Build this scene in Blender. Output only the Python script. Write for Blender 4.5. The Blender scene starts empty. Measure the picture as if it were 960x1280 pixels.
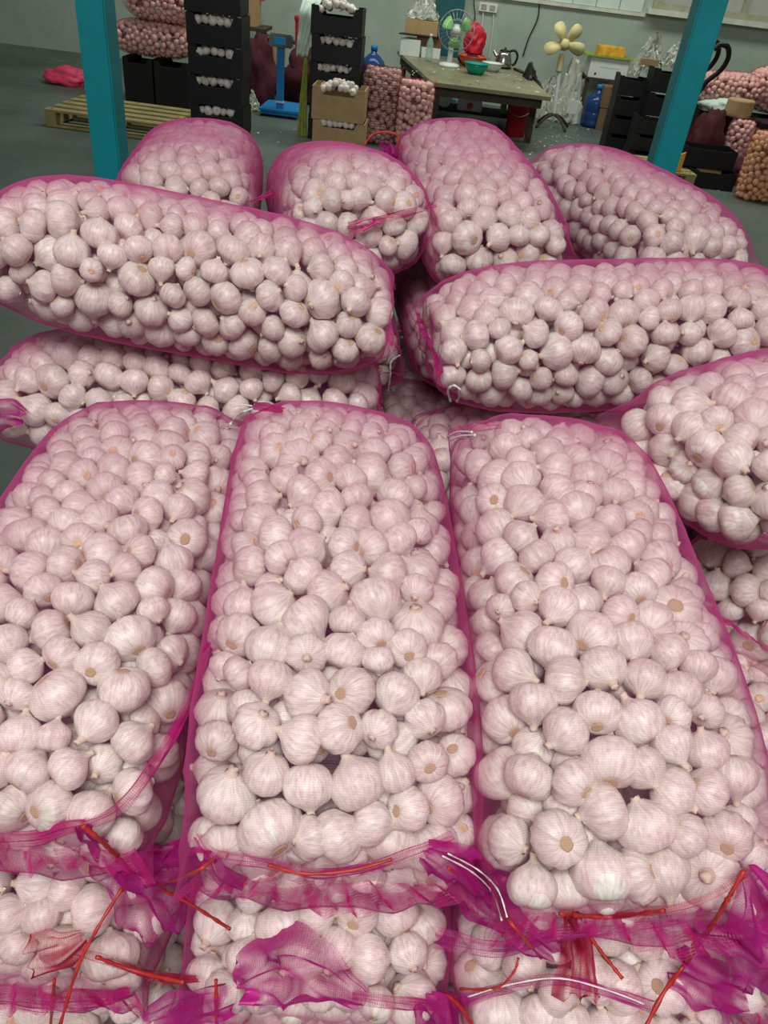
import bpy, bmesh, math, random
import numpy as np
from mathutils import Vector, Matrix
random.seed(7)
RNG = np.random.default_rng(11)
scene = bpy.context.scene
C = scene.collection

# ------------------------------------------------------------------ camera
cam_d = bpy.data.cameras.new('camera')
cam_d.sensor_fit = 'VERTICAL'; cam_d.sensor_height = 24.0; cam_d.lens = 24.0 * 961 / 1280
cam_d.clip_start = 0.02
cam = bpy.data.objects.new('camera', cam_d); C.objects.link(cam)
_R = Matrix(((0.992098, -0.125464, 0.0), (0.074909, 0.592335, -0.802202), (0.100648, 0.795863, 0.597053)))
CAM = Vector((0, 0, 1.55))
cam.matrix_world = Matrix.Translation(CAM) @ _R.to_4x4()
scene.camera = cam

# ------------------------------------------------------------------ world and light
world = bpy.data.worlds.new('overcast_sky'); scene.world = world; world.use_nodes = True
bg = world.node_tree.nodes['Background']
bg.inputs['Color'].default_value = (1.0, 1.0, 0.98, 1); bg.inputs['Strength'].default_value = .16
scene.view_settings.view_transform = 'Standard'; scene.view_settings.look = 'None'
scene.view_settings.gamma = 1.0; scene.view_settings.use_curve_mapping = False
scene.view_settings.exposure = -0.13
scene.cycles.transparent_max_bounces = 16
def area(name, loc, rot, sx, sy, power, col):
    d = bpy.data.lights.new(name, 'AREA'); d.shape = 'RECTANGLE'; d.size = sx; d.size_y = sy; d.energy = power; d.color = col
    o = bpy.data.objects.new(name, d); C.objects.link(o); o.location = loc; o.rotation_euler = rot
    return o
# daylight falling in through the open edge of the roof above the pile
bay = area('bay_daylight', (-.2, -1.5, 4.3), (0, 0, 0), 2.4, 1.8, 215, (1.0, 0.99, 0.965))
bay.rotation_euler = (Vector((.1, 1.3, .7)) - bay.location).to_track_quat('-Z', 'Y').to_euler()
# daylight of the roof-light strip over the sorting floor at the back
area('roof_light_back', (0.5, 8.2, 4.3), (0, 0, 0), 7.0, 1.2, 215, (0.95, 1.0, 0.93))

# ------------------------------------------------------------------ material helpers
class NT:
    def __init__(s, name):
        s.m = bpy.data.materials.new(name); s.m.use_nodes = True; s.t = s.m.node_tree; s.t.nodes.clear()
        s.out = s.n('ShaderNodeOutputMaterial')
    def n(s, typ, **kw):
        x = s.t.nodes.new(typ)
        for k, v in kw.items(): setattr(x, k, v)
        return x
    def l(s, a, b): s.t.links.new(a, b)
    def math(s, op, a, b=None, c=None, clamp=False):
        x = s.n('ShaderNodeMath', operation=op); x.use_clamp = clamp
        for i, v in enumerate((a, b, c)):
            if v is None: continue
            if isinstance(v, (int, float)): x.inputs[i].default_value = v
            else: s.l(v, x.inputs[i])
        return x.outputs[0]
    def mix(s, f, a, b):
        x = s.n('ShaderNodeMix', data_type='RGBA')
        for i, v in ((0, f), (6, a), (7, b)):
            if isinstance(v, (int, float)): x.inputs[i].default_value = v
            elif isinstance(v, tuple): x.inputs[i].default_value = (*v, 1)
            else: s.l(v, x.inputs[i])
        return x.outputs[2]
    def noise(s, vec, scale, detail=3, rough=.55):
        x = s.n('ShaderNodeTexNoise'); x.inputs['Scale'].default_value = scale; x.inputs['Detail'].default_value = detail
        x.inputs['Roughness'].default_value = rough
        if vec is not None: s.l(vec, x.inputs['Vector'])
        return x.outputs['Fac']
    def ramp(s, f, p0, p1, c0=(0, 0, 0), c1=(1, 1, 1)):
        x = s.n('ShaderNodeValToRGB'); e = x.color_ramp.elements
        e[0].position = p0; e[1].position = p1; e[0].color = (*c0, 1); e[1].color = (*c1, 1)
        s.l(f, x.inputs[0]); return x.outputs[0]
    def pbr(s, col, rough=.6, metal=0., spec=.4, bump=None, bumps=.1, bdist=.01):
        p = s.n('ShaderNodeBsdfPrincipled')
        for k, v in (('Base Color', col), ('Roughness', rough), ('Metallic', metal), ('Specular IOR Level', spec)):
            if isinstance(v, tuple): p.inputs[k].default_value = (*v, 1)
            elif isinstance(v, (int, float)): p.inputs[k].default_value = v
            else: s.l(v, p.inputs[k])
        if bump is not None:
            b = s.n('ShaderNodeBump'); b.inputs['Strength'].default_value = bumps; b.inputs['Distance'].default_value = bdist
            s.l(bump, b.inputs['Height']); s.l(b.outputs[0], p.inputs['Normal'])
        s.p = p
        s.l(p.outputs[0], s.out.inputs[0]); return p

def srgb(r, g, b):
    f = lambda c: (c / 255 / 12.92) if c / 255 <= .04045 else ((c / 255 + .055) / 1.055) ** 2.4
    return (f(r), f(g), f(b))

def plain(name, col, rough=.6, var=.15, scale=12, metal=0., spec=.4, bump=.05):
    t = NT(name); tc = t.n('ShaderNodeTexCoord').outputs['Object']
    n = t.noise(tc, scale, 4)
    dark = tuple(c * (1 - var) for c in col); lite = tuple(min(1, c * (1 + var)) for c in col)
    t.pbr(t.mix(t.ramp(n, .3, .7), dark, lite), rough, metal, spec, n, bump, .004)
    return t.m

MAT = {}
def bulb_material(name, base, tint, streak):
    """papery skin: vertical streaks following the cloves, a little purple or tan staining, a different tone for each bulb"""
    t = NT(name)
    uv = t.n('ShaderNodeUVMap'); uv.uv_map = 'UVMap'
    at = t.n('ShaderNodeAttribute'); at.attribute_name = 'rnd'
    oi = t.n('ShaderNodeObjectInfo')
    r = t.math('FRACT', t.math('ADD', at.outputs['Fac'], oi.outputs['Random']))
    cmb = t.n('ShaderNodeCombineXYZ'); sp = t.n('ShaderNodeSeparateXYZ'); t.l(uv.outputs[0], sp.inputs[0])
    t.l(t.math('MULTIPLY', sp.outputs[0], 26.0), cmb.inputs[0]); t.l(t.math('MULTIPLY', sp.outputs[1], 1.6), cmb.inputs[1])
    t.l(t.math('MULTIPLY', r, 37.0), cmb.inputs[2])
    st = t.noise(cmb.outputs[0], 1.6, 5, .65)
    cm2 = t.n('ShaderNodeCombineXYZ'); t.l(t.math('MULTIPLY', sp.outputs[0], 5.0), cm2.inputs[0]); t.l(t.math('MULTIPLY', sp.outputs[1], 3.0), cm2.inputs[1])
    t.l(t.math('MULTIPLY', r, 91.0), cm2.inputs[2])
    pt = t.noise(cm2.outputs[0], 1.3, 3)
    c = t.mix(t.ramp(st, .42, .72), base, streak)
    c = t.mix(t.math('MULTIPLY', t.ramp(pt, .52, .75), .5), c, tint)
    tone = t.ramp(r, 0, 1, (.86, .84, .82), (1, 1, 1))
    x = t.n('ShaderNodeMix', data_type='RGBA', blend_type='MULTIPLY'); x.inputs[0].default_value = 1
    t.l(c, x.inputs[6]); t.l(tone, x.inputs[7])
    p = t.pbr(x.outputs[2], .36, 0, .55, st, .5, .002)
    p.inputs['Subsurface Weight'].default_value = 0.0
    return t.m
MAT['bulb'] = bulb_material('garlic_skin', srgb(236, 230, 221), srgb(212, 184, 186), srgb(198, 184, 174))
MAT['pinkbulb'] = bulb_material('pink_garlic_skin', srgb(246, 206, 194), srgb(230, 164, 162), srgb(234, 182, 172))
MAT['tanbulb'] = bulb_material('tan_garlic_skin', srgb(236, 190, 148), srgb(214, 140, 110), srgb(216, 164, 120))
MAT['root'] = plain('garlic_root_plate', srgb(212, 184, 146), .9, .22, 140, bump=.6)
MAT['stem'] = plain('garlic_stem_stub', srgb(222, 206, 184), .8, .2, 90, bump=.4)
MAT['teal'] = plain('teal_painted_steel', srgb(8, 134, 142), .42, .10, 9, bump=.05)
MAT['tealdark'] = plain('teal_painted_wall_post', srgb(32, 92, 98), .55, .12, 9)
MAT['black'] = plain('black_printed_card', srgb(15, 17, 17), .55, .25, 9)
MAT['blackedge'] = plain('raw_card_edge', srgb(92, 88, 80), .8, .15, 30)
MAT['kraft'] = plain('brown_corrugated_card', srgb(176, 148, 104), .8, .1, 16)
MAT['kraftdark'] = plain('dull_brown_card', srgb(120, 92, 66), .85, .15, 16)
MAT['wood'] = plain('pallet_pine_board', srgb(150, 138, 92), .8, .25, 7)
MAT['darkwood'] = plain('dark_timber', srgb(64, 54, 42), .8, .25, 9)
MAT['tabletop'] = plain('worn_table_board', srgb(132, 128, 98), .42, .22, 5)
MAT['white'] = plain('white_plastic', srgb(214, 220, 214), .4, .06, 8)
MAT['cream'] = plain('cream_plastic', srgb(220, 208, 150), .45, .06, 8)
MAT['green'] = plain('green_fan_plastic', srgb(140, 200, 120), .35, .06, 8)
MAT['steel'] = plain('polished_steel', srgb(190, 190, 188), .22, .06, 8, 1.0)
MAT['wire'] = plain('chromed_wire', srgb(170, 172, 168), .35, .06, 8, .7)
MAT['blackpl'] = plain('black_plastic', srgb(16, 16, 17), .35, .1, 8)
MAT['red'] = plain('red_plastic', srgb(196, 30, 52), .45, .12, 8)
MAT['maroon'] = plain('maroon_cloth', srgb(74, 24, 32), .85, .25, 14)
MAT['pinkcloth'] = plain('pink_rubber', srgb(224, 66, 104), .5, .1, 10)
MAT['orange'] = plain('orange_plastic', srgb(214, 92, 50), .45, .1, 8)
MAT['yellow'] = plain('orange_yellow_card', srgb(226, 170, 50), .6, .3, 18)
MAT['tealbowl'] = plain('teal_green_plastic', srgb(20, 150, 130), .35, .08, 8)
MAT['cyan'] = plain('cyan_plastic', srgb(110, 196, 196), .4, .08, 8)
MAT['blue'] = plain('blue_painted_steel', srgb(30, 124, 186), .4, .1, 8)
MAT['lcd'] = plain('blue_display_face', srgb(40, 150, 205), .3, .12, 40)
MAT['paper'] = plain('crumpled_grey_film', srgb(132, 136, 124), .45, .4, 22, bump=.4)
MAT['filmgreen'] = plain('yellow_green_straw', srgb(140, 158, 66), .7, .3, 20)
MAT['filmwhite'] = plain('pale_net_cloth', srgb(196, 214, 200), .7, .15, 20)
MAT['redstring'] = plain('red_plastic_twine', srgb(176, 46, 42), .42, .25, 60)
MAT['whitestring'] = plain('white_cotton_string', srgb(230, 226, 220), .85, .1, 200, bump=.5)
MAT['flake'] = plain('garlic_skin_flake', srgb(220, 214, 200), .7, .1, 60)

def glassy(name, col, alpha):
    t = NT(name); p = t.pbr(col, .12, 0, .5)
    tr = t.n('ShaderNodeBsdfTransparent'); tr.inputs[0].default_value = (*[min(1, c * 1.2 + .25) for c in col], 1)
    mx = t.n('ShaderNodeMixShader'); mx.inputs[0].default_value = alpha
    t.l(tr.outputs[0], mx.inputs[1]); t.l(p.outputs[0], mx.inputs[2]); t.l(mx.outputs[0], t.out.inputs[0]); return t.m
MAT['bluebottle'] = glassy('blue_bottle_plastic', srgb(50, 90, 150), .55)
MAT['clearbottle'] = glassy('clear_bottle_plastic', srgb(190, 210, 200), .4)
MAT['pane'] = glassy('dusty_window_glass', srgb(226, 228, 206), .22)
MAT['film'] = glassy('crumpled_clear_film', srgb(196, 200, 186), .86)

def net_material(name, thread, lines, density, cell=.0026):
    """knitted netting: a fine grid of threads; the thread thickness closes the openings the more obliquely one looks through it, as in the cloth"""
    t = NT(name)
    uv = t.n('ShaderNodeUVMap'); uv.uv_map = 'UVMap'
    sp = t.n('ShaderNodeSeparateXYZ'); t.l(uv.outputs[0], sp.inputs[0])
    wob = t.noise(uv.outputs[0], 60, 2)
    def line(o, width, c):
        f = t.math('FRACT', t.math('ADD', t.math('DIVIDE', o, c), t.math('MULTIPLY', wob, 1.2)))
        return t.math('LESS_THAN', t.math('ABSOLUTE', t.math('SUBTRACT', f, .5)), width / 2)
    m = t.math('MAXIMUM', line(sp.outputs[0], .24, cell), t.math('MULTIPLY', line(sp.outputs[1], .22, cell * .8), .75))
    g = t.n('ShaderNodeNewGeometry')
    dp = t.n('ShaderNodeVectorMath', operation='DOT_PRODUCT'); t.l(g.outputs['Normal'], dp.inputs[0]); t.l(g.outputs['Incoming'], dp.inputs[1])
    cosv = t.math('MAXIMUM', t.math('ABSOLUTE', dp.outputs['Value']), .06)
    gather = t.noise(uv.outputs[0], 9, 3)
    dens = t.math('MULTIPLY', t.ramp(gather, .3, .75, (.7, .7, .7), (1.4, 1.4, 1.4)), density)
    pw = t.math('SUBTRACT', t.math('DIVIDE', 1.0, cosv), .985)
    openf = t.math('POWER', t.math('SUBTRACT', 1.0, dens), pw)
    alpha = t.math('SUBTRACT', 1.0, t.math('MULTIPLY', openf, t.math('SUBTRACT', 1.0, t.math('MULTIPLY', m, lines))), clamp=True)
    d = t.n('ShaderNodeBsdfDiffuse'); d.inputs[0].default_value = (*thread, 1)
    tl = t.n('ShaderNodeBsdfTranslucent'); tl.inputs[0].default_value = (*thread, 1)
    gl = t.n('ShaderNodeBsdfGlossy'); gl.inputs[0].default_value = (*[min(1, c * .5 + .4) for c in thread], 1); gl.inputs['Roughness'].default_value = .45
    a = t.n('ShaderNodeMixShader'); a.inputs[0].default_value = .42; t.l(d.outputs[0], a.inputs[1]); t.l(tl.outputs[0], a.inputs[2])
    b = t.n('ShaderNodeMixShader'); b.inputs[0].default_value = .10; t.l(a.outputs[0], b.inputs[1]); t.l(gl.outputs[0], b.inputs[2])
    tr = t.n('ShaderNodeBsdfTransparent')
    mx = t.n('ShaderNodeMixShader'); t.l(alpha, mx.inputs[0]); t.l(tr.outputs[0], mx.inputs[1]); t.l(b.outputs[0], mx.inputs[2])
    t.l(mx.outputs[0], t.out.inputs[0]); return t.m
PINK = srgb(226, 90, 164)
MAT['net'] = net_material('pink_netting', PINK, .16, .20)
MAT['nethem'] = net_material('gathered_pink_netting', srgb(206, 34, 132), .5, .82)
MAT['nettail'] = net_material('doubled_pink_netting', srgb(204, 38, 150), .5, .8)
MAT['netred'] = net_material('gathered_red_netting', srgb(200, 36, 80), .5, .7)
MAT['rednet'] = net_material('maroon_netting', srgb(176, 60, 84), .28, .07, .012)
MAT['darknet'] = net_material('dark_maroon_netting', srgb(96, 22, 44), .7, .2, .02)
MAT['palenet'] = net_material('orange_netting', srgb(205, 90, 60), .4, .06, .012)

# ------------------------------------------------------------------ object helpers
def tag(o, label=None, cat=None, group=None, kind=None):
    if label: o['label'] = label
    if cat: o['category'] = cat
    if group: o['group'] = group
    if kind: o['kind'] = kind
    return o
def empty(name, loc, label=None, cat=None, group=None, kind=None, rz=0):
    o = bpy.data.objects.new(name, None); C.objects.link(o); o.location = loc; o.rotation_euler = (0, 0, rz); o.empty_display_size = .05
    return tag(o, label, cat, group, kind)
def mesh_obj(name, me, mat, parent=None, smooth=False):
    o = bpy.data.objects.new(name, me); C.objects.link(o)
    if mat is not None and not me.materials: me.materials.append(MAT[mat] if isinstance(mat, str) else mat)
    if parent is not None: o.parent = parent
    if smooth: me.polygons.foreach_set('use_smooth', np.ones(len(me.polygons), bool))
    return o
class MB:
    """collects shapes and links them as one mesh"""
    def __init__(s): s.v = []; s.f = []
    def add(s, v, f):
        k = len(s.v); s.v += [tuple(p) for p in v]; s.f += [tuple(i + k for i in q) for q in f]; return s
    def box(s, x0, x1, y0, y1, z0, z1):
        v = [(x, y, z) for z in (z0, z1) for y in (y0, y1) for x in (x0, x1)]
        return s.add(v, [(0, 2, 3, 1), (4, 5, 7, 6), (0, 1, 5, 4), (2, 6, 7, 3), (0, 4, 6, 2), (1, 3, 7, 5)])
    def prism(s, poly, axis, a0, a1):
        """polygon in the two other axes, pushed along axis"""
        n = len(poly)
        def P(p, a): return {'x': (a, p[0], p[1]), 'y': (p[0], a, p[1]), 'z': (p[0], p[1], a)}[axis]
        v = [P(p, a0) for p in poly] + [P(p, a1) for p in poly]
        f = [tuple(range(n))[::-1], tuple(range(n, 2 * n))] + [(i, (i + 1) % n, n + (i + 1) % n, n + i) for i in range(n)]
        return s.add(v, f)
    def lathe(s, prof, seg=20, cx=0, cy=0, cz=0, rot=None, cap=True):
        v = []; f = []
        for r, z in prof:
            for k in range(seg):
                a = 2 * math.pi * k / seg; v.append(Vector((r * math.cos(a), r * math.sin(a), z)))
        for i in range(len(prof) - 1):
            for k in range(seg):
                f.append((i * seg + k, i * seg + (k + 1) % seg, (i + 1) * seg + (k + 1) % seg, (i + 1) * seg + k))
        if cap:
            f.append(tuple(range(seg))[::-1]); f.append(tuple((len(prof) - 1) * seg + k for k in range(seg)))
        if rot is not None: v = [rot @ p for p in v]
        return s.add([(p.x + cx, p.y + cy, p.z + cz) for p in v], f)
    def tube(s, pts, r, seg=8, smooth=6, closed=False):
        P = catmull(pts, smooth, closed) if smooth else [Vector(p) for p in pts]
        n = len(P); v = []; f = []
        up = Vector((0.13, 0.31, 1)).normalized()
        for i, p in enumerate(P):
            t = (P[(i + 1) % n] - P[i - 1]) if closed else (P[min(i + 1, n - 1)] - P[max(i - 1, 0)])
            t.normalize(); a = t.cross(up)
            if a.length < .05: a = t.cross(Vector((1, 0, .2)))
            a.normalize(); b = a.cross(t)
            rr = r(i / (n - 1)) if callable(r) else r
            for k in range(seg):
                q = 2 * math.pi * k / seg; v.append(p + a * (rr * math.cos(q)) + b * (rr * math.sin(q)))
        for i in range(n if closed else n - 1):
            j = (i + 1) % n
            for k in range(seg): f.append((i * seg + k, i * seg + (k + 1) % seg, j * seg + (k + 1) % seg, j * seg + k))
        if not closed: f += [tuple(range(seg))[::-1], tuple((n - 1) * seg + k for k in range(seg))]
        return s.add(v, f)
    def build(s, name, mat, parent=None, smooth=False, origin=None, bevel=0):
        o = Vector(origin) if origin is not None else Vector((0, 0, 0))
        me = bpy.data.meshes.new(name); me.from_pydata([tuple(Vector(p) - o) for p in s.v], [], s.f); me.update()
        bm = bmesh.new(); bm.from_mesh(me); bmesh.ops.recalc_face_normals(bm, faces=bm.faces)
        if bevel: bmesh.ops.bevel(bm, geom=bm.edges[:], offset=bevel, segments=2, affect='EDGES', clamp_overlap=True)
        bm.to_mesh(me); bm.free()
        ob = mesh_obj(name, me, mat, parent, smooth)
        if origin is not None and parent is None: ob.location = o
        return ob
def catmull(pts, k=6, closed=False):
    P = [Vector(p) for p in pts]; n = len(P); out = []
    for i in range(n if closed else n - 1):
        if closed: a, b, c, d = P[i - 1], P[i], P[(i + 1) % n], P[(i + 2) % n]
        else: a, b, c, d = P[max(i - 1, 0)], P[i], P[i + 1], P[min(i + 2, n - 1)]
        for j in range(k):
            t = j / k
            out.append(.5 * ((2 * b) + (c - a) * t + (2 * a - 5 * b + 4 * c - d) * t * t + (3 * b - a - 3 * c + d) * t ** 3))
    if not closed: out.append(P[-1])
    return out

# ------------------------------------------------------------------ the setting
YW = 10.8
t = NT('stained_concrete_floor'); tc = t.n('ShaderNodeTexCoord').outputs['Object']
a = t.noise(tc, .8, 5); b = t.noise(tc, 7, 5)
col = t.mix(t.ramp(a, .35, .68), srgb(76, 88, 80), srgb(104, 114, 104)); col = t.mix(t.math('MULTIPLY', t.ramp(b, .5, .72), .4), col, srgb(70, 76, 70))
t.pbr(col, t.ramp(b, .3, .7, (.38,) * 3, (.62,) * 3), 0, .4, b, .12, .01); MAT['floor'] = t.m
t = NT('grey_green_plaster'); tc = t.n('ShaderNodeTexCoord').outputs['Object']
a = t.noise(tc, 1.1, 5); b = t.noise(tc, 6, 5)
col = t.mix(t.ramp(a, .35, .7), srgb(156, 170, 156), srgb(178, 190, 176)); col = t.mix(t.math('MULTIPLY', t.ramp(b, .55, .75), .35), col, srgb(132, 142, 134))
t.pbr(col, .75, 0, .25, b, .15, .01); MAT['wall'] = t.m
MAT['boardwhite'] = plain('pale_green_wall_board', srgb(206, 220, 208), .6, .06, 6)
MAT['roof'] = plain('grey_roof_sheet', srgb(150, 155, 150), .7, .1, 3)
MAT['trimw'] = plain('dusty_white_trim', srgb(206, 208, 190), .65, .12, 8)
MAT['sillw'] = plain('dusty_window_frame', srgb(160, 158, 132), .65, .15, 8)

tag(MB().box(-7.2, 6.2, -3.0, YW + .2, -.12, 0).build('floor', 'floor'), kind='structure')
WX0, WX1, WZ0, WZ1 = 2.34, 5.4, 1.19, 2.4
m = MB(); m.box(-7.2, WX0, YW, YW + .2, 0, 4.5); m.box(WX0, WX1, YW, YW + .2, 0, WZ0); m.box(WX0, WX1, YW, YW + .2, WZ1, 4.5); m.box(WX1, 6.2, YW, YW + .2, 0, 4.5)
wb = tag(m.build('wall_back', 'wall'), kind='structure')
tag(MB().box(-7.4, -7.2, 3.0, YW + .2, 0, 4.5).build('wall_left', 'wall'), kind='structure')
tag(MB().box(6.2, 6.4, 3.0, YW + .2, 0, 4.5).build('wall_right', 'wall'), kind='structure')
m = MB(); m.box(-7.4, 6.4, 3.0, 7.55, 4.5, 4.6); m.box(-7.4, 6.4, 8.85, YW + .2, 4.5, 4.6); m.box(-7.4, -3.1, 7.55, 8.85, 4.5, 4.6); m.box(4.1, 6.4, 7.55, 8.85, 4.5, 4.6)
tag(m.build('ceiling', 'roof'), kind='structure')
# window in the back wall
w = empty('window_1', (0, 0, 0), kind='structure')
m = MB(); m.box(WX0, WX1, YW - .03, YW + .08, WZ0, WZ0 + .06); m.box(WX0, WX1, YW - .03, YW + .08, WZ1 - .06, WZ1)
m.box(WX0, WX0 + .07, YW - .03, YW + .08, WZ0 + .06, WZ1 - .06); m.box(WX1 - .07, WX1, YW - .03, YW + .08, WZ0 + .06, WZ1 - .06)
m.build('frame', 'sillw', w)
MB().box(3.36, 3.42, YW - .01, YW + .06, WZ0 + .06, WZ1 - .06).build('mullion', 'sillw', w)
MB().box(WX0 + .07, 3.36, YW + .02, YW + .03, WZ0 + .06, WZ1 - .06).build('pane', 'pane', w)
MB().box(3.42, WX1 - .07, YW + .02, YW + .03, WZ0 + .06, WZ1 - .06).build('pane', 'pane', w)
MB().box(WX0 - .06, WX1, YW - .14, YW + .02, WZ0 - .05, WZ0).build('sill', 'trimw', w)
# pale boards above the rail, each a piece of its own
tr = empty('trim_1', (0, 0, 0), kind='structure')
MB().box(.2, WX0 - .06, YW - .035, YW, 1.10, 1.135).build('rail', 'trimw', tr)
for k in range(6):
    x0 = .62 + k * .27
    MB().box(x0, x0 + .262, YW - .02, YW, 1.137, 2.2).build('board', 'boardwhite', tr, bevel=.003)

# steel posts in front of the sorting floor
def post(x0, x1, y, mat, label):
    r = empty('steel_post', ((x0 + x1) / 2, y + .06, 0), label, 'post')
    o = r.location
    MB().box(x0, x1, y, y + .13, 0, 4.45).build('shaft', mat, r, origin=o, bevel=.006)
    MB().box(x0 - .06, x1 + .06, y - .06, y + .19, 0, .012).build('base_plate', mat, r, origin=o)
    m = MB()
    for dx in (-.04, .04):
        for dy in (-.04, .17):
            m2 = MB().lathe([(.012, .012), (.012, .03)], 6, (x0 if dx < 0 else x1) + dx, y + dy, 0)
            m2.build('bolt', 'steel', r, origin=o)
    return r
post(-1.493, -1.372, 3.6, 'teal', 'tall teal steel post behind the leftmost sack of the back row')
post(.955, 1.06, 3.6, 'teal', 'tall teal steel post standing beside the stacked black cartons and window')

# wall post behind the table fan
r = empty('wall_post', (.02, YW - .06, 0), 'dark teal steel post set against the back wall behind the table fan', 'post')
MB().box(-.15, .19, YW - .12, YW - .002, 0, 4.4).build('shaft', 'tealdark', r, origin=r.location, bevel=.006)
MB().box(-.2, .24, YW - .14, YW - .002, 0, .012).build('base_plate', 'tealdark', r, origin=r.location)

# wall socket with cables
r = empty('wall_socket', (.467, YW, 1.0), 'white double wall socket above the kettle with grey cables hanging', 'socket')
o = r.location
MB().box(.36, .575, YW - .035, YW, .955, 1.045).build('housing', 'white', r, origin=o, bevel=.006)
for dx in (-.05, .05):
    MB().box(.467 + dx - .03, .467 + dx + .03, YW - .04, YW - .034, .975, 1.025).build('outlet', 'sillw', r, origin=o, bevel=.004)
MB().tube([(.42, YW - .012, .955), (.43, YW - .012, .8), (.44, YW - .012, .55)], .008).build('cable', 'white', r, origin=o)
MB().tube([(.54, YW - .012, .955), (.56, YW - .012, .8), (.57, YW - .012, .5)], .006).build('cable', 'white', r, origin=o)
tag(MB().tube([(1.05, YW - .01, 1.1), (1.06, YW - .015, .95), (1.0, YW - .012, .75), (.97, YW - .012, .56)], .007).build('hanging_cable', 'blackpl', origin=(1.05, YW, 1.1)),
    'thin dark cable hanging down the back wall between socket and standing fan', 'cable')
tag(MB().tube([(.26, YW - .13, 1.4), (.29, YW - .03, 1.05), (.33, YW - .02, .9), (.31, YW - .02, .7)], .006).build('hanging_cable', 'blackpl', origin=(.3, YW, 1.1)),
    'thin dark cable hanging beside the wall post behind the table fan', 'cable')

# ------------------------------------------------------------------ garlic bulb shapes
def bulb_variant(seed, seg, rings, neck):
    """a garlic head: clove lobes, dimpled root end below, tapering neck above; unit = equator radius"""
    rg = np.random.default_rng(seed)
    lobes = int(rg.integers(7, 11)); ph = rg.uniform(0, 6.28); amp = rg.uniform(.055, .10)
    lean = rg.uniform(-.05, .05, 2)
    prof = [(.20, -.66), (.30, -.70), (.46, -.69), (.66, -.62), (.84, -.46), (.96, -.22), (1.0, .02), (.97, .24), (.87, .46), (.71, .66), (.50, .82), (.34, .94), (.24, 1.06)]
    if rings < 13: prof = [prof[i] for i in (0, 2, 4, 6, 8, 10, 12)]
    wid = rg.uniform(.7, 1.3, lobes); edges = np.cumsum(wid) / wid.sum()
    kt = .62 + 1.3 * neck; V = []; UV = []
    prof = [(r, z if z < .46 else .46 + (z - .46) * kt) for r, z in prof]; top = prof[-1][1]
    sq = rg.uniform(.94, 1.06)
    for r, z in prof:
        fade = max(0, 1 - abs(z - 0.05) / .85) ** .7
        for k in range(seg):
            a = 2 * math.pi * k / seg
            q = ((a + ph) / (2 * math.pi)) % 1
            i = int(np.searchsorted(edges, q)); i = min(i, lobes - 1); e0 = edges[i - 1] if i else 0
            u = (q - e0) / (edges[i] - e0)
            lob = math.sqrt(max(0, math.sin(math.pi * u)))
            rr = r * (1 - amp * 1.5 * fade + amp * 2.2 * fade * lob + .015 * math.sin(3 * a + ph))
            V.append((rr * math.cos(a) * sq + lean[0] * z, rr * math.sin(a) / sq + lean[1] * z, z * 1.02)); UV.append((k / seg, z))
    n = len(prof); Fc = []
    for i in range(n - 1):
        for k in range(seg): Fc.append((i * seg + k, i * seg + (k + 1) % seg, (i + 1) * seg + (k + 1) % seg, (i + 1) * seg + k))
    # root plate
    rv = []; rf = []
    rs = 14 if seg > 20 else 8
    for r, z in ((.27, -.69), (.235, -.73), (.17, -.735), (.0, -.70)):
        for k in range(rs if r else 1):
            a = 2 * math.pi * k / rs; j = 1 + .14 * math.sin(2 * a + ph) + .07 * math.sin(5 * a + ph)
            rv.append((r * j * math.cos(a), r * j * math.sin(a), z + (.02 * math.sin(7 * a) if r else 0)))
    for k in range(rs):
        rf.append((k, rs + k, rs + (k + 1) % rs, (k + 1) % rs)); rf.append((rs + k, 2 * rs + k, 2 * rs + (k + 1) % rs, rs + (k + 1) % rs)); rf.append((2 * rs + k, 3 * rs, 2 * rs + (k + 1) % rs))
    # stem stub
    sv = []; sf = []
    bx, by = rg.uniform(-.12, .12, 2)
    pr = [(.25, top - .03), (.17, top + .04 + neck * .3), (.15, top + .07 + neck * .8), (.165, top + .09 + neck), (0, top + .07 + neck)]
    for i, (r, z) in enumerate(pr):
        for k in range(rs if r else 1):
            a = 2 * math.pi * k / rs; s_ = max(0, z - top + .03)
            sv.append((r * math.cos(a) + bx * s_ * 2 + lean[0] * z, r * math.sin(a) + by * s_ * 2 + lean[1] * z, z + (.03 * math.sin(3 * a + ph) if i == 3 else 0)))
    for i in range(3):
        for k in range(rs): sf.append((i * rs + k, i * rs + (k + 1) % rs, (i + 1) * rs + (k + 1) % rs, (i + 1) * rs + k))
    for k in range(rs): sf.append((3 * rs + k, 3 * rs + (k + 1) % rs, 4 * rs))
    sh = np.array([0, 0, -(top + .1 + neck - .75) / 2 * .9])          # centre the head between root and neck
    return (np.array(V) + sh, Fc, np.array(UV)), (np.array(rv) + sh, rf), (np.array(sv) + sh, sf)
NECKS = [.05, .18, .02, .12, .25, .08, .01, .15]
HI = [bulb_variant(40 + i, 28, 13, NECKS[i]) for i in range(8)]
LO = [bulb_variant(40 + i, 13, 7, NECKS[i]) for i in range(8)]
def uv_mesh(name, V, Fc, UV, rnd=None):
    me = bpy.data.meshes.new(name); me.from_pydata([tuple(p) for p in V], [], Fc); me.update()
    li = np.empty(len(me.loops), np.int32); me.loops.foreach_get('vertex_index', li)
    lay = me.uv_layers.new(name='UVMap'); lay.data.foreach_set('uv', np.asarray(UV, np.float32)[li].ravel())
    me.polygons.foreach_set('use_smooth', np.ones(len(me.polygons), bool))
    return me
BODY = []; ROOTM = []; STEMM = []
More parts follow.
